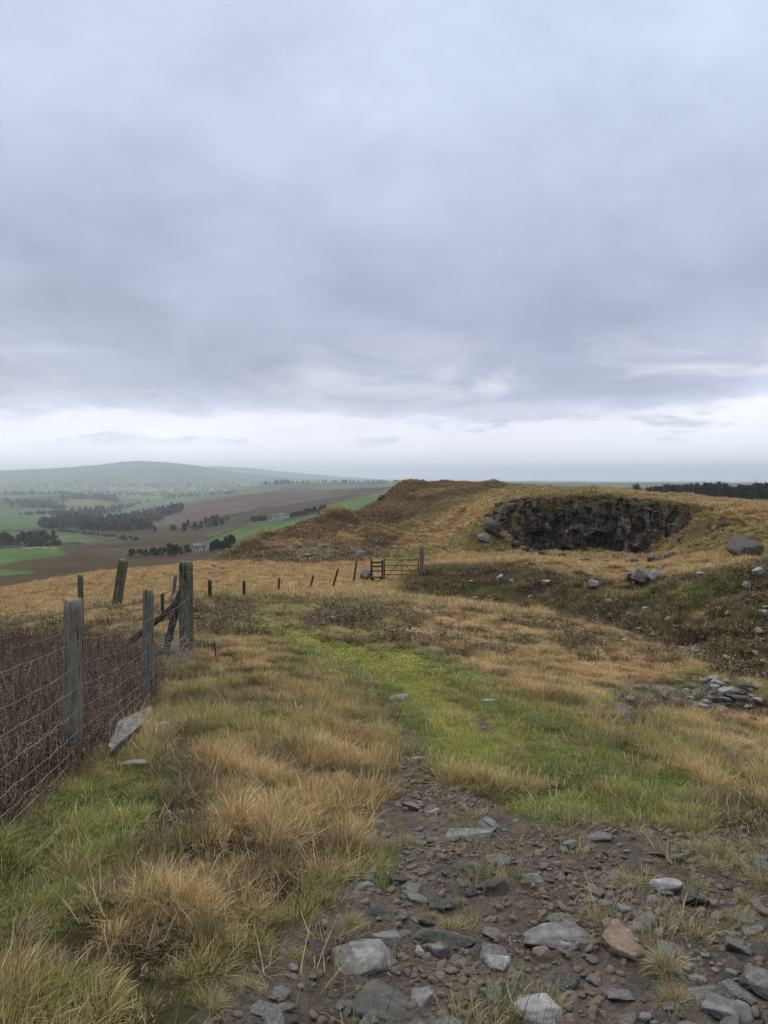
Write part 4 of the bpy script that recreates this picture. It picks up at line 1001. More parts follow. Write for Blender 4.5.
# brace rails of the straining post
mb = MB()
b0 = hit(110, 656)[0]; mb2 = MB()
top = P3+Vector((-.05,.0,h3*.62))
b0 = Vector((P3.x-1.02, P3.y+.03, gz(P3.x-1.02,P3.y)+.03))
t = np.linspace(0,1,14)[:,None]; Pb = np.array(b0)*(1-t)+np.array(top)*t; Pb[:,2] -= .03*np.sin(t[:,0]*math.pi)
mb.tube(Pb, .042*(1+.08*np.sin(np.arange(14)*1.7)), 9)
o = child('brace', mb.mesh('brace', M['postdark']), fence, (0,0,0), label='long sloping brace rail'); o.location = -fence.location
b1 = Vector((P3.x-.30, P3.y-.05, gz(P3.x-.3,P3.y)-.02)); tp = P3+Vector((-.07,-.02,h3*.70))
Pb = np.array(b1)*(1-t)+np.array(tp)*t
mb = MB(); mb.tube(Pb, .05*(1+.06*np.sin(np.arange(14)*2.1)), 8)
o = child('brace', mb.mesh('brace', M['postdark']), fence, (0,0,0), label='short steep dark prop'); o.location = -fence.location
mb = MB()   # staples / wraps of wire round the straining post
for hh in (.9,.76,.55,.33):
    th = np.linspace(0, 6.28*1.1, 30); mb.tube(np.stack([P3.x+.108*np.cos(th), P3.y+.108*np.sin(th), P3.z+hh*h3+.004*np.sin(th*3)],1), .0022, 4)
o = child('wire_wrap', mb.mesh('wire_wrap', M['wire']), fence, (0,0,0)); o.location = -fence.location
# loose crumpled netting at the foot of the straining post
mb = MB(); c0 = np.array(fence_pt(P3.x-.02, P3.y-.75))
for k in range(15):
    th = np.linspace(rng.uniform(0,6), rng.uniform(7,11), 26); rx = rng.uniform(.10,.34); ry = rng.uniform(.15,.5); hz = rng.uniform(.10,.30)
    cx = c0+np.array([rng.uniform(-.15,.30), rng.uniform(-.5,.45), 0])
    xs = cx[0]+rx*np.cos(th); ys = cx[1]+ry*np.sin(th); zs = height(xs, ys)+.03+hz*(.5+.5*np.sin(th*rng.uniform(.6,1.3)+rng.uniform(0,6)))
    mb.tube(np.stack([xs,ys,zs],1), .0026, 4)
mb.build('loose_wire', M['wire'], label='tangle of loose fence wire on the grass at the foot of the tall green post', cat='wire')

# --- old posts and strand beyond
f2 = empty('wire_fence', at(80, 16), 'older fence of leaning mossy posts beyond the netting fence', 'fence')
old = [(80, 575, 1.10, 16, .055, 'postgreen', (0,.0,0)), (119, 558.5, 1.12, 22.3, .13, 'postgreen', (0,.16,0)), (170, 575, .98, 29.0, .07, 'post', (0,.14,0)), (162, 613, .75, 15, .035, 'postdark', (0,.0,0))]
tops = []
for px_, row, hh, r_, rad, mt, rt in old:
    p = at(px_, r_); dx,dy,dz = ray(px_, row); ztop = EYE+dz/math.hypot(dx,dy)*r_
    H = max(.6, ztop-p.z); print('old post', px_, H)
    if px_ == 119: p = at(px_-4, r_)
    child('post', post_mesh(H, rad, seed=int(px_), mat=M[mt], square=.4 if rad > .1 else 0), f2, p, rt)
    tops.append(p+Vector((0,0,H*.85)))
mb = MB()
for dz_ in (0,-.3):
    for A, B in ((at(-70,13,.8), tops[0]), (tops[0],tops[1]),(tops[1],tops[2])):
        mb.tube(wire_mb(A+Vector((0,0,dz_)), B+Vector((0,0,dz_)), .003, sag=.05, jit=.006, n=20), .0035, 4)
o = child('wire', mb.mesh('wire', M['rust']), f2, (0,0,0)); o.location = -f2.location

# --- far line of stakes leading to the gate
f3 = empty('wire_fence', at(279, 42), 'row of short crooked stakes crossing the orange field towards the stile', 'fence')
stk = [(210,583,599,.060,(0,0,0)),(244,589,599,.05,(0,0,0)),(279,579,592,.055,(0,.02,0)),(313,576,589,.055,(0,.24,0)),(336,569,588,.055,(0,.28,0)),(355,561.5,584,.055,(0,.15,0))]
pr = None; mb = MB()
for px_, row, foot, rad, rt in stk:
    p, r_ = hit(px_-rt[1]*12, foot, 20); dx,dy,dz = ray(px_, row); ztop = EYE+dz/math.hypot(dx,dy)*r_; H = max(.5, ztop-p.z)+.04
    print('stake', r_, px_, H)
    child('post', post_mesh(H, rad, seed=int(px_), n=10, seg=8, mat=M['postdark'], split=False), f3, p, rt)
    q = p+Vector((math.sin(rt[1])*H*.85,0,H*.85))
    if pr is not None: mb.tube(wire_mb(pr, q, .003, .04, .004, 10), .003, 4)
    pr = q
o = child('wire', mb.mesh('wire', M['rust']), f3, (0,0,0)); o.location = -f3.location
# thin dead stem near the tall post
p = hit(215, 660)[0]
mb = MB(); mb.tube(np.array([p, p+Vector((.01,0,.12)), p+Vector((-.01,0,.26))]), [.012,.010,.006], 6)
mb.tube(np.array([p+Vector((.03,.02,0)), p+Vector((.06,.02,.2))]), [.006,.003], 5)
mb.build('stake', M['postdark'], label='thin dark stick standing in the grass right of the tall green post', cat='stake')

# --- stile and gate
GR_ = hit(384, 581.5, 25)[1]; print('gate at', GR_)
def gp(px_, r_=GR_): return at(px_, r_)
ga_, gb_ = gp(384.5), gp(418.5)
gate = empty('field_gate', (ga_+gb_)/2, 'five barred metal gate with crossed diagonal braces, closed, beyond the dark bank', 'gate')
gz0 = ga_.z+.10
Gd = (gb_-ga_); Gd.z = 0; gl = Gd.length; gd = Gd.normalized(); H = 1.12
def G(s, h): return np.array(ga_.xy.to_3d()+gd*s+Vector((0,0,gz0+h)))
mb = MB()
for s in (0, gl): mb.tube([G(s,0), G(s,H)], .032, 8)
child('gate_frame', mb.mesh('gate_frame', M['gate']), gate, (0,0,0)).location = -gate.location
for h in (.05,.27,.5,.78,1.08):
    mb = MB(); mb.tube([G(0,h), G(gl,h)], .022, 8); child('gate_bar', mb.mesh('gate_bar', M['gate']), gate, (0,0,0)).location = -gate.location
for a_, b_ in ((G(.05,.05), G(gl*.5,1.08)), (G(gl-.05,.05), G(gl*.5,1.08)), (G(gl*.5,.05), G(gl*.5,1.08))):
    mb = MB(); mb.tube([a_, b_], .018, 6); child('gate_brace', mb.mesh('gate_brace', M['gate']), gate, (0,0,0)).location = -gate.location
gpz = gp(422.0)
o = link('gatepost', post_mesh(1.42, .12, seed=31, n=12, mat=M['post'], square=.3), gpz, label='thick grey wooden gatepost at the right end of the metal gate', cat='gatepost')
st = empty('stile', gp(376), 'dark wooden step stile joined to the left end of the metal gate', 'stile')
sa, sb = gp(371.5, GR_-.2), gp(382.5, GR_-.2)
for p, hh in ((sa,1.3),(sb,1.18)):
    child('post', post_mesh(hh, .06, seed=int(hh*10), n=10, seg=8, mat=M['postdark'], square=.6, split=False), st, p)
for h, dy_, dd in ((.30,-.25,.28),(.62,.0,.28)):
    mb = MB(); c = (sa+sb)/2; mb.box((c.x, c.y+dy_, c.z+h), ((sb-sa).length*1.1, dd, .05))
    child('step', mb.mesh('step', M['postdark']), st, (0,0,0)).location = -st.location
for h in (.86,1.08):
    mb = MB(); c = (sa+sb)/2; mb.box((c.x, c.y-.02, c.z+h), ((sb-sa).length*1.05, .05, .09))
    child('rail', mb.mesh('rail', M['postdark']), st, (0,0,0)).location = -st.location
for p, s_ in ((sa,1),(sb,-1)):
    mb = MB(); mb.box((p.x+s_*.1, p.y-.22, p.z+.15), (.08,.08,.34)); child('step_leg', mb.mesh('step_leg', M['postdark']), st, (0,0,0)).location = -st.location

# ------------------------------------------------------------------ small pool at the cliff foot
p = at(536, 70.5)
th = np.linspace(0, 2*math.pi, 40, endpoint=False); rx = 1.3*(1+.15*np.sin(th*3)); ry = 1.6*(1+.1*np.cos(th*2))
m, nt = nodes('pool_water'); b = NB(nt)
b.n('ShaderNodeOutputMaterial', {'Surface': b.n('ShaderNodeBsdfPrincipled', {'Base Color':(.03,.035,.03,1),'Roughness':.06,'Specular IOR Level':.6}).outputs[0]})
me = mesh_np('pool', np.vstack([np.stack([p.x+rx*np.cos(th), p.y+ry*np.sin(th), np.full(40, p.z+.10)],1), [p.x,p.y,p.z+.10]]), np.array([(40,i,(i+1)%40) for i in range(40)]), m)
link('pool', me, kind='structure', label='small pool of water at the foot of the quarry face', cat='pool')

# ------------------------------------------------------------------ trees
def mat_leaf(name, c):
    m, nt = nodes(name); b = NB(nt)
    oi = b.n('ShaderNodeObjectInfo').outputs['Random']; bl = b.n('ShaderNodeAttribute', attribute_name='blade').outputs['Color']
    s = b.n('ShaderNodeSeparateColor', {0:bl})
    f = b.math('MULTIPLY', b.mr(s.outputs[1],0,1,.55,1.5), b.mr(oi,0,1,.75,1.25))
    cc = b.mix(1., c, b.n('ShaderNodeCombineColor', {0:f,1:f,2:f}).outputs[0], 'MULTIPLY')
    finish(b, cc, .8, spec=.15, transl=.15); return m
M['pine_leaf'] = mat_leaf('conifer_foliage', (.034,.046,.027)); M['broad_leaf'] = mat_leaf('broadleaf_foliage', (.085,.078,.042)); M['rust_leaf'] = mat_leaf('rusty_foliage', (.13,.055,.03))
M['bark'] = mat_plain('bark', (.05,.04,.03), .9)
def crown_mesh(kind, h, seed, mat, n=900, size=.4):
    g = np.random.default_rng(seed); pts = []
    if kind == 'pine':
        k = 14; cl = []
        for i in range(k):
            t = .28+.72*i/(k-1); rad = h*.22*(1-t)**.65+.25
            for q in range(5):
                a = g.uniform(0,6.28); d = rad*g.uniform(.35,1.0); cl.append((math.cos(a)*d, math.sin(a)*d, h*t*g.uniform(.95,1.02), h*.075))
    else:
        cl = []
        for i in range(26):
            a = g.uniform(0,6.28); t = g.uniform(.3,.97); d = h*.36*math.sin(min(1,(1.05-t)*1.5)*1.5)*g.uniform(.3,1); cl.append((math.cos(a)*d, math.sin(a)*d, h*t, h*.11))
    cl = np.array(cl); pick = g.integers(0, len(cl), n)
    c = cl[pick,:3]+g.normal(0,1,(n,3))*cl[pick,3:4]*.6
    A = g.normal(0,1,(n,3)); A/=np.linalg.norm(A,axis=1)[:,None]; B = np.cross(A, g.normal(0,1,(n,3))); B/=np.linalg.norm(B,axis=1)[:,None]
    s = size*g.uniform(.5,1.2,(n,1))
    V = np.stack([c-A*s, c+B*s*.7, c+A*s, c-B*s*.7],1).reshape(-1,3); Fq = np.arange(4*n).reshape(-1,4)
    me = mesh_np('crown', V, Fq, mat); cc = np.repeat(np.stack([np.zeros(n), g.uniform(0,1,n)*.6+.4*(pick%7)/7, np.zeros(n), np.ones(n)],1), 4, 0); attr(me, 'blade', 'FLOAT_COLOR', cc)
    return me
def trunk_mesh(h, kind, seed):
    g = np.random.default_rng(seed); mb = MB(); n = 7
    tp = h*(.93 if kind == 'pine' else .6)
    P = np.stack([np.cumsum(g.normal(0,.02*h/8,n)), np.cumsum(g.normal(0,.02*h/8,n)), np.linspace(-.4,tp,n)],1); mb.tube(P, np.linspace(h*.022,h*.006,n), 7)
    for k in range(7):
        t = g.uniform(.3,.85); b0 = np.array([np.interp(t*tp, P[:,2], P[:,i]) for i in range(3)]); a = g.uniform(0,6.28); l = h*(.14 if kind=='pine' else .27)
        mb.tube([b0, b0+np.array([math.cos(a)*l*.5, math.sin(a)*l*.5, l*.3]), b0+np.array([math.cos(a)*l, math.sin(a)*l, l*.75])], [h*.008,h*.005,h*.002], 5)
    return mb.mesh('trunk', M['bark'])
TREE = {}
def tree(kind, p, h, label, group, v=0, leaf=None, n=900, name=None):
    key = (kind, v, leaf)
    if key not in TREE:
        TREE[key] = (trunk_mesh(10, kind, 50+v), crown_mesh(kind, 10, 60+v, M[leaf], n, .55 if kind=='pine' else .5))
    t_, c_ = TREE[key]
    e = empty(name or {'pine':'pine_tree','broad':'broadleaf_tree'}[kind], p, label, 'tree', group, rng.uniform(0,6.28))
    for nm, me in (('trunk',t_),('crown',c_)):
        o = bpy.data.objects.new(nm, me); COL.objects.link(o); o.parent = e; o['x'] = 0; del o['x']
    w = rng.uniform(.9,1.25); e.scale = (h/10*w, h/10*w, h/10)
    return e
# the plantation on the right skyline
tops_ = [(640,494),(648,490),(655,487.5),(680,487),(695,486.5),(705,485.5),(712,484.5),(722,485),(735,488.5),(745,487),(756,486),(768,486),(860,484)]
for k in range(62):
    px_ = 648+(860-648)*(k+rng.uniform(-.3,.3))/62; r_ = 380+rng.uniform(0,40)
    p = at(px_, r_); row = np.interp(px_, *zip(*tops_))-1.2+rng.uniform(-.6,2.2); dx,dy,dz = ray(px_, row); H = EYE+dz/math.hypot(dx,dy)*r_-p.z
    tree('pine' if k%3 else 'broad', p, max(H,4)*1.03, 'one of the dark conifers massed in the plantation on the right skyline', 'conifers in the plantation on the right skyline', k%3, 'pine_leaf', name='pine_tree')
for px_, row, lf, lab in ((637,485.5,'rust_leaf','small rusty brown tree on the skyline left of the plantation'),(627,489,'pine_leaf','smallest dark tree on the skyline, left of the rusty one')):
    r_ = 360; p = at(px_, r_); dx,dy,dz = ray(px_, row); H = EYE+dz/math.hypot(dx,dy)*r_-p.z; tree('broad', p, H*1.05, lab, None, 7, lf)
# trees round the two farms
def far_tree(kind, px_, py_, hpx, label, group, v=0, leaf='pine_leaf'):
    p, r_ = hit(px_, py_, 170); return tree(kind, p, hpx*p.y/F, label, group, v, leaf)
for k in range(9): far_tree('pine', 212+k*2.8+rng.uniform(-1,1), 553-k*.5, rng.uniform(9,14), 'one of the dark conifers in the shelter belt right of the grey farmhouse', 'conifers by the grey farmhouse', k%3)
for k in range(14): far_tree('broad', 130+k*4.3+rng.uniform(-1.5,1.5), 556+rng.uniform(-2,2), rng.uniform(6,15 if 8<k<13 else 10), 'one of the dark bare trees in the hollow left of the grey farmhouse', 'trees in the hollow left of the grey farmhouse', k%3)
for k in range(16): far_tree('broad', 291+k*2.3, 519-k*.45+rng.uniform(-.5,.5), rng.uniform(5,7.5), 'one of the trees in the dark row on the sloping green field', 'trees in the row on the green field', k%3)
for k in range(5): far_tree('broad', 253+k*3, 523-k*.2, rng.uniform(5,8), 'one of the trees clumped left of the hill farm', 'trees left of the hill farm', k%3)
def woods(name, specs, label):
    P=[]; S=[]
    for n_, poly, h0, h1, rmin in specs:
        xs=[q[0] for q in poly]; ys=[q[1] for q in poly]; k=0
        while k < n_:
            x = rng.uniform(min(xs),max(xs)); y = rng.uniform(min(ys),max(ys))
            if inpoly(np.array([x]),np.array([y]),poly)[0] < 0: continue
            p, r_ = hit(x,y,rmin); P.append(p[:]); S.append(rng.uniform(h0,h1)/10); k+=1
    P=np.array(P); S=np.array(S); n_=len(P)
    W_=S*rng.uniform(1.0,1.5,n_)
    scatter(name, P, np.stack([np.zeros(n_),np.zeros(n_),rng.uniform(0,6.28,n_)],1), np.stack([W_,W_,S],1), np.full((n_,3),.05), rng.integers(0,4,n_), WC, label, 'woodland')
WC = collection_of('woodland_trees', [bpy.data.objects.new('w', crown_mesh('broad' if k%2 else 'pine', 10, 80+k, M['pine_leaf' if k%2 == 0 else 'broad_leaf'], 260, .9)) for k in range(4)])
woods('woodland', [
 (330, [(38,527),(60,522),(90,521),(130,520),(150,524),(152,531),(120,533),(80,531),(45,530)], 7, 13, 700),
 (120, [(120,522),(150,512),(182,505),(184,512),(160,522),(140,530)], 7, 13, 900),
 (110, [(-60,542),(0,541),(50,540),(58,545),(0,546),(-60,548)], 5, 9, 350),
 (160, [(-60,502),(0,501),(50,503),(66,508),(60,511),(0,506),(-60,506)], 8, 14, 1600),
 (120, [(62,499),(90,497),(116,498),(120,503),(112,501),(90,499),(62,501)], 8, 15, 2300),
 (40, [(250,485),(262,483.5),(285,483),(290,485),(260,486)], 10, 18, 2400),
 (120, [(100,516),(140,506),(160,500),(130,505),(110,508),(60,514),(50,518)], 7, 12, 1300),
 (26, [(140,534),(200,526),(230,520),(225,526),(180,534)], 5, 9, 700),
], 'dark woods filling the valley beyond the moor')
woods('hedgerows', [
 (90, [(0,547),(60,545),(61,546),(0,548)], 2, 3.5, 350), (80, [(60,532),(140,541),(140,542),(60,533)], 2, 4, 450),
 (130, [(0,496),(200,497),(200,494),(0,493)], 9, 15, 3000), (130, [(0,489),(240,488),(240,484),(0,484)], 10, 18, 4500),
 (90, [(20,516),(120,513),(120,512),(20,515)], 5, 8, 1300), (60, [(160,500),(240,494),(240,492),(170,497)], 8, 12, 2100),
 (60, [(260,484),(400,482.8),(400,482.4),(260,483.6)], 8, 12, 2300),
], 'dark hedgerows dividing the distant fields')

# ------------------------------------------------------------------ dry stone walls in the valley
M['wallstone'] = mat_rock('dry_stone', (.05,.048,.043),(.09,.086,.078),(.15,.145,.13), .2, 1.2)
def wall(pts, rmin, label, h=1.5):
    Q=[]
    for (x0,y0),(x1,y1) in zip(pts[:-1], pts[1:]):
        m_ = max(3,int(math.hypot(x1-x0,y1-y0)/2.5))
        for k in range(m_): Q.append(hit(x0+(x1-x0)*k/m_, y0+(y1-y0)*k/m_, rmin)[0])
    Q.append(hit(*pts[-1], rmin)[0])
    P=[Q[0]]
    for q in Q[1:]:
        d_=(q-P[-1]).length; m_=min(40,max(1,int(d_/12)))
        a0=P[-1].copy()
        for k in range(1,m_+1):
            v_=a0.lerp(q,k/m_); P.append(Vector((v_.x,v_.y,gz(v_.x,v_.y))))
    V_=[]; Fs=[]
    for i_,p in enumerate(P):
        T_=(P[min(i_+1,len(P)-1)]-P[max(i_-1,0)]); T_.z=0; T_.normalize(); N_=Vector((-T_.y,T_.x,0)); hh=h*rng.uniform(.85,1.1)
        for s_,z_ in ((-.4,-.5),(-.25,hh),(.25,hh),(.4,-.5)): V_.append((p+N_*s_+Vector((0,0,z_)))[:])
    for i_ in range(len(P)-1):
        a_=i_*4; Fs += [(a_,a_+1,a_+5,a_+4),(a_+1,a_+2,a_+6,a_+5),(a_+2,a_+3,a_+7,a_+6)]
    e_=(len(P)-1)*4; Fs += [(0,3,2,1),(e_,e_+1,e_+2,e_+3)]
    link('dry_stone_wall', mesh_np('dry_stone_wall', np.array(V_), np.array(Fs), M['wallstone']), label=label, cat='wall')
wall([(200,519),(240,515),(262,508),(300,504),(340,498),(385,489)], 600, 'grey wall climbing along the top of the green field to the moor')
wall([(205,540),(245,526),(285,521),(335,510)], 400, 'wall along the middle of the green field under the tree row')
wall([(0,531),(60,533),(105,538),(135,541)], 450, 'wall along the top of the left green field')
wall([(0,549),(40,546),(80,544),(100,546)], 350, 'wall between the left green field and the brown moor', 1.8)
wall([(150,518),(190,528),(240,520)], 700, 'faint wall at the foot of the purple moor', 1.6)
wall([(350,493),(375,489),(400,487)], 900, 'short wall near the crest of the purple moor', 1.8)

# ------------------------------------------------------------------ houses and sheep
M['housewall'] = mat_plain('house_wall', (.42,.41,.39), .8, .1); M['slate'] = mat_plain('slate_roof', (.10,.10,.11), .7, .15); M['glass'] = mat_plain('dark_window', (.02,.02,.025), .2, .1)
M['whitewall'] = mat_plain('white_wall', (.75,.74,.70), .8, .05)
HM = {}
def house(name, p, rz, s, label, group, wm='housewall', windows=True, long=11.):
    e = empty(name, p, label, 'house', group, rz); e.scale = (s,s,s)
    key=(wm,long)
    if key not in HM:
        L_,D_,Hh,Rh=long,6.5,4.8,2.6
        mb=MB(); mb.add([(-L_/2,-D_/2,-1.5),(L_/2,-D_/2,-1.5),(L_/2,D_/2,-1.5),(-L_/2,D_/2,-1.5),(-L_/2,-D_/2,Hh),(L_/2,-D_/2,Hh),(L_/2,D_/2,Hh),(-L_/2,D_/2,Hh),(-L_/2,0,Hh+Rh),(L_/2,0,Hh+Rh)],
           [[(0,1,5,4),(2,3,7,6),(3,0,4,8,7)[:5],(1,2,6,9,5)]]); w_=mb.mesh('wall', M[wm])
        mb=MB(); o_=.35
        mb.add([(-L_/2-o_,-D_/2-o_,Hh-.15),(L_/2+o_,-D_/2-o_,Hh-.15),(L_/2+o_,0,Hh+Rh+.15),(-L_/2-o_,0,Hh+Rh+.15),(-L_/2-o_,D_/2+o_,Hh-.15),(L_/2+o_,D_/2+o_,Hh-.15),
                (-L_/2-o_,-D_/2-o_,Hh),(L_/2+o_,-D_/2-o_,Hh),(L_/2+o_,0,Hh+Rh+.35),(-L_/2-o_,0,Hh+Rh+.35),(-L_/2-o_,D_/2+o_,Hh),(L_/2+o_,D_/2+o_,Hh)],
               [[(0,3,2,1),(3,4,5,2),(6,7,8,9),(9,8,11,10),(0,1,7,6),(4,10,11,5),(0,6,9,3),(3,9,10,4),(1,2,8,7),(2,5,11,8)]]); r_=mb.mesh('roof', M['slate'])
        mb=MB(); mb.box((L_/2-.6,0,Hh+Rh+.6),(.8,.9,1.6)); c_=mb.mesh('chimney', M[wm])
        mb=MB(); mb.box((0,0,0),(1.1,.12,1.3)); wi=mb.mesh('window', M['glass']); mb=MB(); mb.box((0,0,0),(1.1,.12,2.1)); do=mb.mesh('door', M['slate'])
        HM[key]=(w_,r_,c_,wi,do,L_,D_)
    w_,r_,c_,wi,do,L_,D_=HM[key]
    def ch(nm,me,par,loc=(0,0,0)):
        o=bpy.data.objects.new(nm,me); COL.objects.link(o); o.parent=par; o.location=loc; return o
    ch('wall',w_,e); rf=ch('roof',r_,e)
    if windows:
        ch('chimney',c_,rf)
        for xx in (-.36,-.12,.36):
            ch('window',wi,e,(xx*L_,-D_/2,3.6)); ch('window',wi,e,(xx*L_,-D_/2,1.4))
        ch('door',do,e,(.12*L_,-D_/2,1.05))
    return e
p,r_ = hit(200,552,170); house('farmhouse', p, .1, 1.0*12.5*p.y/F/11, 'grey stone farmhouse beside conifers below the brown moor', None, long=11.)
p,r_ = hit(277,519,500); house('farmhouse', p, .3, .6, 'pale hill farmhouse on the green slope at the left end of the tree row', None)
p,r_ = hit(284,518,500); house('barn', p, -.2, .5, 'grey barn right of the pale hill farmhouse', None, windows=False, long=14.)
p,r_ = hit(143,520.5,900); house('farmhouse', p, -.2, 1.1, 'reddish white house at the right edge of the valley wood', None, 'whitewall')
for k in range(70):
    x_=rng.normal(135,45); y_=rng.uniform(486.5,492.5)
    if x_<5 or x_>235: x_=rng.uniform(60,190)
    p,r_=hit(x_,y_,3000); house('house', p, rng.uniform(0,3.1), rng.uniform(.9,1.5), 'one of the tiny pale houses of the hazy town in the valley', 'houses of the distant town', 'whitewall', False, 11.)
# sheep: one body mesh grown from a skeleton
def sheep_mesh():
    J=[((0,0,.62),.24),((.32,0,.64),.25),((-.32,0,.62),.22),((.52,0,.78),.13),((.66,0,.86),.10),((.80,0,.78),.055),
       ((.34,.13,.4),.07),((.34,.13,.02),.035),((.34,-.13,.4),.07),((.34,-.13,.02),.035),((-.34,.13,.4),.085),((-.38,.13,.2),.04),((-.34,.13,.02),.035),((-.34,-.13,.4),.085),((-.38,-.13,.2),.04),((-.34,-.13,.02),.035),
       ((.64,.10,.88),.025),((.62,.17,.86),.02),((.64,-.10,.88),.025),((.62,-.17,.86),.02)]
    E=[(0,1),(0,2),(1,3),(3,4),(4,5),(1,6),(6,7),(1,8),(8,9),(2,10),(10,11),(11,12),(2,13),(13,14),(14,15),(4,16),(16,17),(4,18),(18,19)]
    me=bpy.data.meshes.new('sheep'); me.from_pydata([j[0] for j in J],E,[]); me.skin_vertices.new() if hasattr(me.skin_vertices,'new') else None
    o=bpy.data.objects.new('sheep_src',me); COL.objects.link(o)
    o.modifiers.new('skin','SKIN'); 
    if not me.skin_vertices: 
        pass
    for i_,(c_,r_) in enumerate(J): me.skin_vertices[0].data[i_].radius=(r_,r_)
    me.skin_vertices[0].data[0].use_root=True
    o.modifiers.new('sub','SUBSURF').levels=1
    dg=bpy.context.evaluated_depsgraph_get(); out=bpy.data.meshes.new_from_object(o.evaluated_get(dg)); bpy.data.objects.remove(o); out.name='sheep'
    out.materials.clear(); out.materials.append(M['wool']); return out
M['wool']=mat_plain('sheep_wool',(.62,.58,.50),.95,.12)
try: SM=sheep_mesh()
except Exception as ex:
    print('sheep skin failed', ex); SM=None
if SM:
    for k in range(13):
        p,r_=hit(24+k*2.6+rng.uniform(-.8,.8),549.0+rng.uniform(-.6,.6),200)
        o=link('sheep',SM,p,label='one of the white sheep grazing in a line on the left green field',cat='sheep',group='sheep on the left green field'); o.rotation_euler.z=rng.uniform(-.6,.6)+(math.pi if k%3==0 else 0); o.scale=(1.25,1.25,1.25)

# ------------------------------------------------------------------ air
mb = MB(); m, nt = nodes('haze_air'); b = NB(nt)
vol = b.n('ShaderNodeVolumePrincipled', {'Color':(.84,.93,1,1),'Density':HAZE,'Anisotropy':.72})
b.n('ShaderNodeOutputMaterial', {'Volume':vol.outputs[0]})
zmin = float(Zg.min())-1; zmax = float(Zg.max())+12
mb.box((0,0,(zmin+zmax)/2), (29000,29000,zmax-zmin)); mb.build('haze', m, label='pale damp air over the valley', cat='haze', kind='stuff')

# ------------------------------------------------------------------ sky and light
world = bpy.data.worlds.new('World'); SC.world = world; world.use_nodes = True
nt = world.node_tree; nt.nodes.clear(); b = NB(nt)
SUN_EL, SUN_AZ = R(42), R(-35)     # azimuth from +Y towards +X
sky = b.n('ShaderNodeTexSky', sky_type='NISHITA', sun_disc=False, sun_elevation=SUN_EL, sun_rotation=SUN_AZ)
g = b.n('ShaderNodeTexCoord').outputs['Generated']; s = b.n('ShaderNodeSeparateXYZ', {0:g}); x_,y_,z_ = s.outputs
zc = b.math('MAXIMUM', z_, 0.)
dn = b.math('ADD', zc, .26)
pl = b.n('ShaderNodeCombineXYZ', {0:b.math('DIVIDE', x_, dn), 1:b.math('DIVIDE', y_, dn), 2:0.}).outputs[0]
hz = b.n('ShaderNodeCombineXYZ', {0:x_, 1:b.math('MULTIPLY', zc, 3.4), 2:b.math('MULTIPLY',y_,.3)}).outputs[0]
nbig = b.noise(pl, 1.0, 6, .55, .5); nmid = b.noise(pl, 2.9, 7, .6, .3); nstr = b.noise(hz, 3.2, 8, .6, .3); nhz = b.noise(hz, 1.3, 3, .5)
nsoft = b.noise(pl, .5, 3, .45)
zz = b.math('ADD', zc, b.math('MULTIPLY', b.math('SUBTRACT', nstr, .5), b.mr(zc,.03,.09,.04,.16)))
zz = b.math('ADD', zz, b.math('MULTIPLY', b.math('SUBTRACT', nhz, .5), .05))
base = b.ramp(zz, [(0.,(1.06,1.09,1.18)),(.02,(1.0,1.02,1.10)),(.045,(.91,.91,.99)),(.070,(.82,.82,.92)),(.084,(.54,.565,.69)),(.115,(.37,.395,.515)),(.22,(.32,.35,.465)),(.40,(.42,.47,.61)),(.53,(.48,.535,.69)),(.75,(.85,.87,.95)),(1.,(1.15,1.15,1.18))])
f = b.math('ADD', 1., b.math('MULTIPLY', b.math('SUBTRACT', nbig, .5), 1.1))
f = b.math('ADD', f, b.math('MULTIPLY', b.math('SUBTRACT', nmid, .5), .55))
f = b.math('ADD', f, b.math('MULTIPLY', b.math('SUBTRACT', nsoft, .5), .35))
f = b.math('ADD', f, b.math('MULTIPLY', x_, .22))
cl = b.mix(b.mr(zc,.05,.12,.10,1.), base, b.mix(1., base, b.n('ShaderNodeCombineColor', {0:f,1:b.math('ADD',b.math('MULTIPLY',f,.97),.03),2:b.math('ADD',b.math('MULTIPLY',f,.85),.15)}).outputs[0], 'MULTIPLY'))
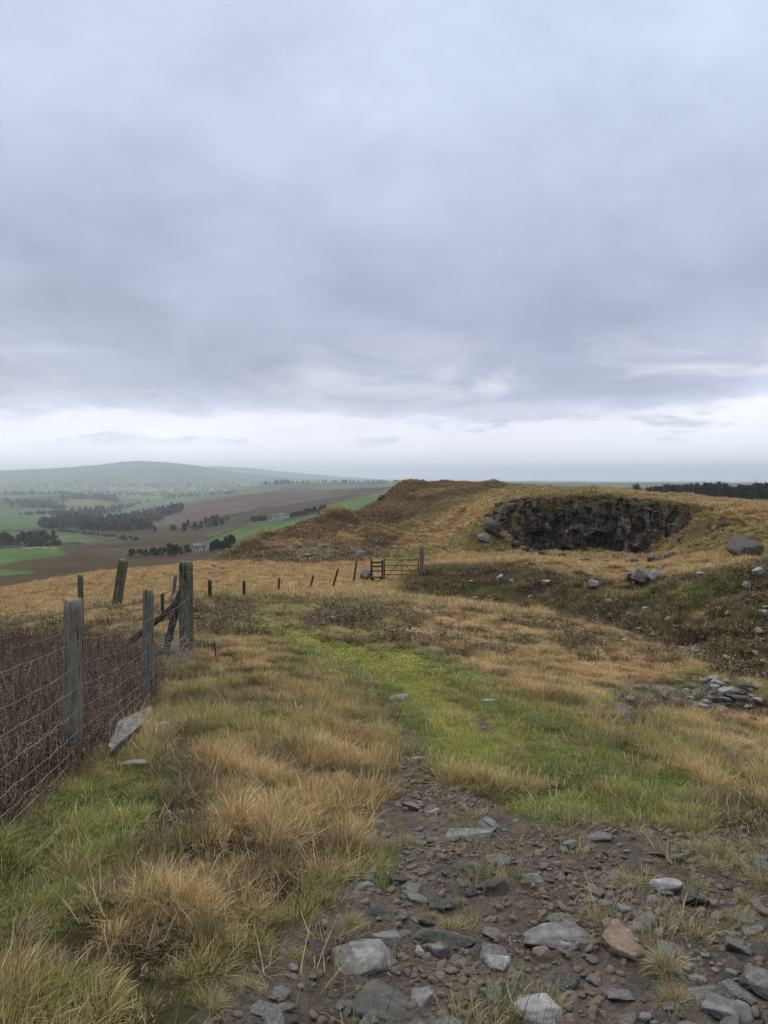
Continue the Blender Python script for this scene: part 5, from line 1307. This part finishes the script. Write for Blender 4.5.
# brighter breaks in the lower cloud, and small dark scraps under it
brk = b.math('MULTIPLY', b.mr(b.noise(hz, 5.0, 8, .62, .6),.47,.66,0,1), b.math('MULTIPLY', b.mr(zc,.06,.10,0,1), b.mr(zc,.13,.19,1,0)), True)
brk = b.math('MULTIPLY', brk, b.mr(x_,-.15,.15,.35,1.))
cl = b.mix(b.math('MULTIPLY', brk, .8), cl, (.78,.77,.84))
scr = b.math('MULTIPLY', b.mr(b.noise(hz, 10., 6, .6, .4),.55,.64,0,1), b.math('MULTIPLY', b.mr(zc,.04,.055,0,1), b.mr(zc,.075,.095,1,0)), True)
cl = b.mix(b.math('MULTIPLY', scr, .6), cl, (.42,.44,.55))
ten = b.n('ShaderNodeVectorMath', {0:cl, 'Scale':10.*SKY}, operation='SCALE').outputs[0]
mx = b.mix(.97, sky.outputs[0], ten)
bg = b.n('ShaderNodeBackground', {'Color':mx, 'Strength':.1})
b.n('ShaderNodeOutputWorld', {'Surface':bg.outputs[0]})
sl = bpy.data.lights.new('sun', 'SUN'); sl.energy = SUNP; sl.angle = R(12); sl.color = (1.,.93,.84)
so = bpy.data.objects.new('sun', sl); COL.objects.link(so)
sd = Vector((math.sin(SUN_AZ)*math.cos(SUN_EL), math.cos(SUN_AZ)*math.cos(SUN_EL), math.sin(SUN_EL)))
so.rotation_euler = (-sd).to_track_quat('-Z','Y').to_euler(); so.location = (0,0,60)

cam = bpy.data.cameras.new('camera'); co = bpy.data.objects.new('camera', cam); COL.objects.link(co)
cam.sensor_fit = 'VERTICAL'; cam.angle_y = 2*math.atan(512/F) if hasattr(cam,'angle_y') else 0
cam.sensor_height = 24; cam.lens = 24*F/1024
co.location = (0,0,EYE); co.rotation_euler = (math.pi/2-PITCH, 0, 0); cam.clip_start = .05; cam.clip_end = 60000
SC.camera = co
SC.view_settings.view_transform = 'Standard'; SC.view_settings.look = 'None'; SC.view_settings.exposure = EXPO; SC.view_settings.gamma = 1
SC.view_settings.use_curve_mapping = False
SC.cycles.max_bounces = 5; SC.cycles.diffuse_bounces = 2; SC.cycles.glossy_bounces = 1; SC.cycles.transmission_bounces = 2; SC.cycles.volume_bounces = 1
SC.cycles.use_denoising = True
try: SC.cycles.denoiser = 'OPENIMAGEDENOISE'
except Exception: pass
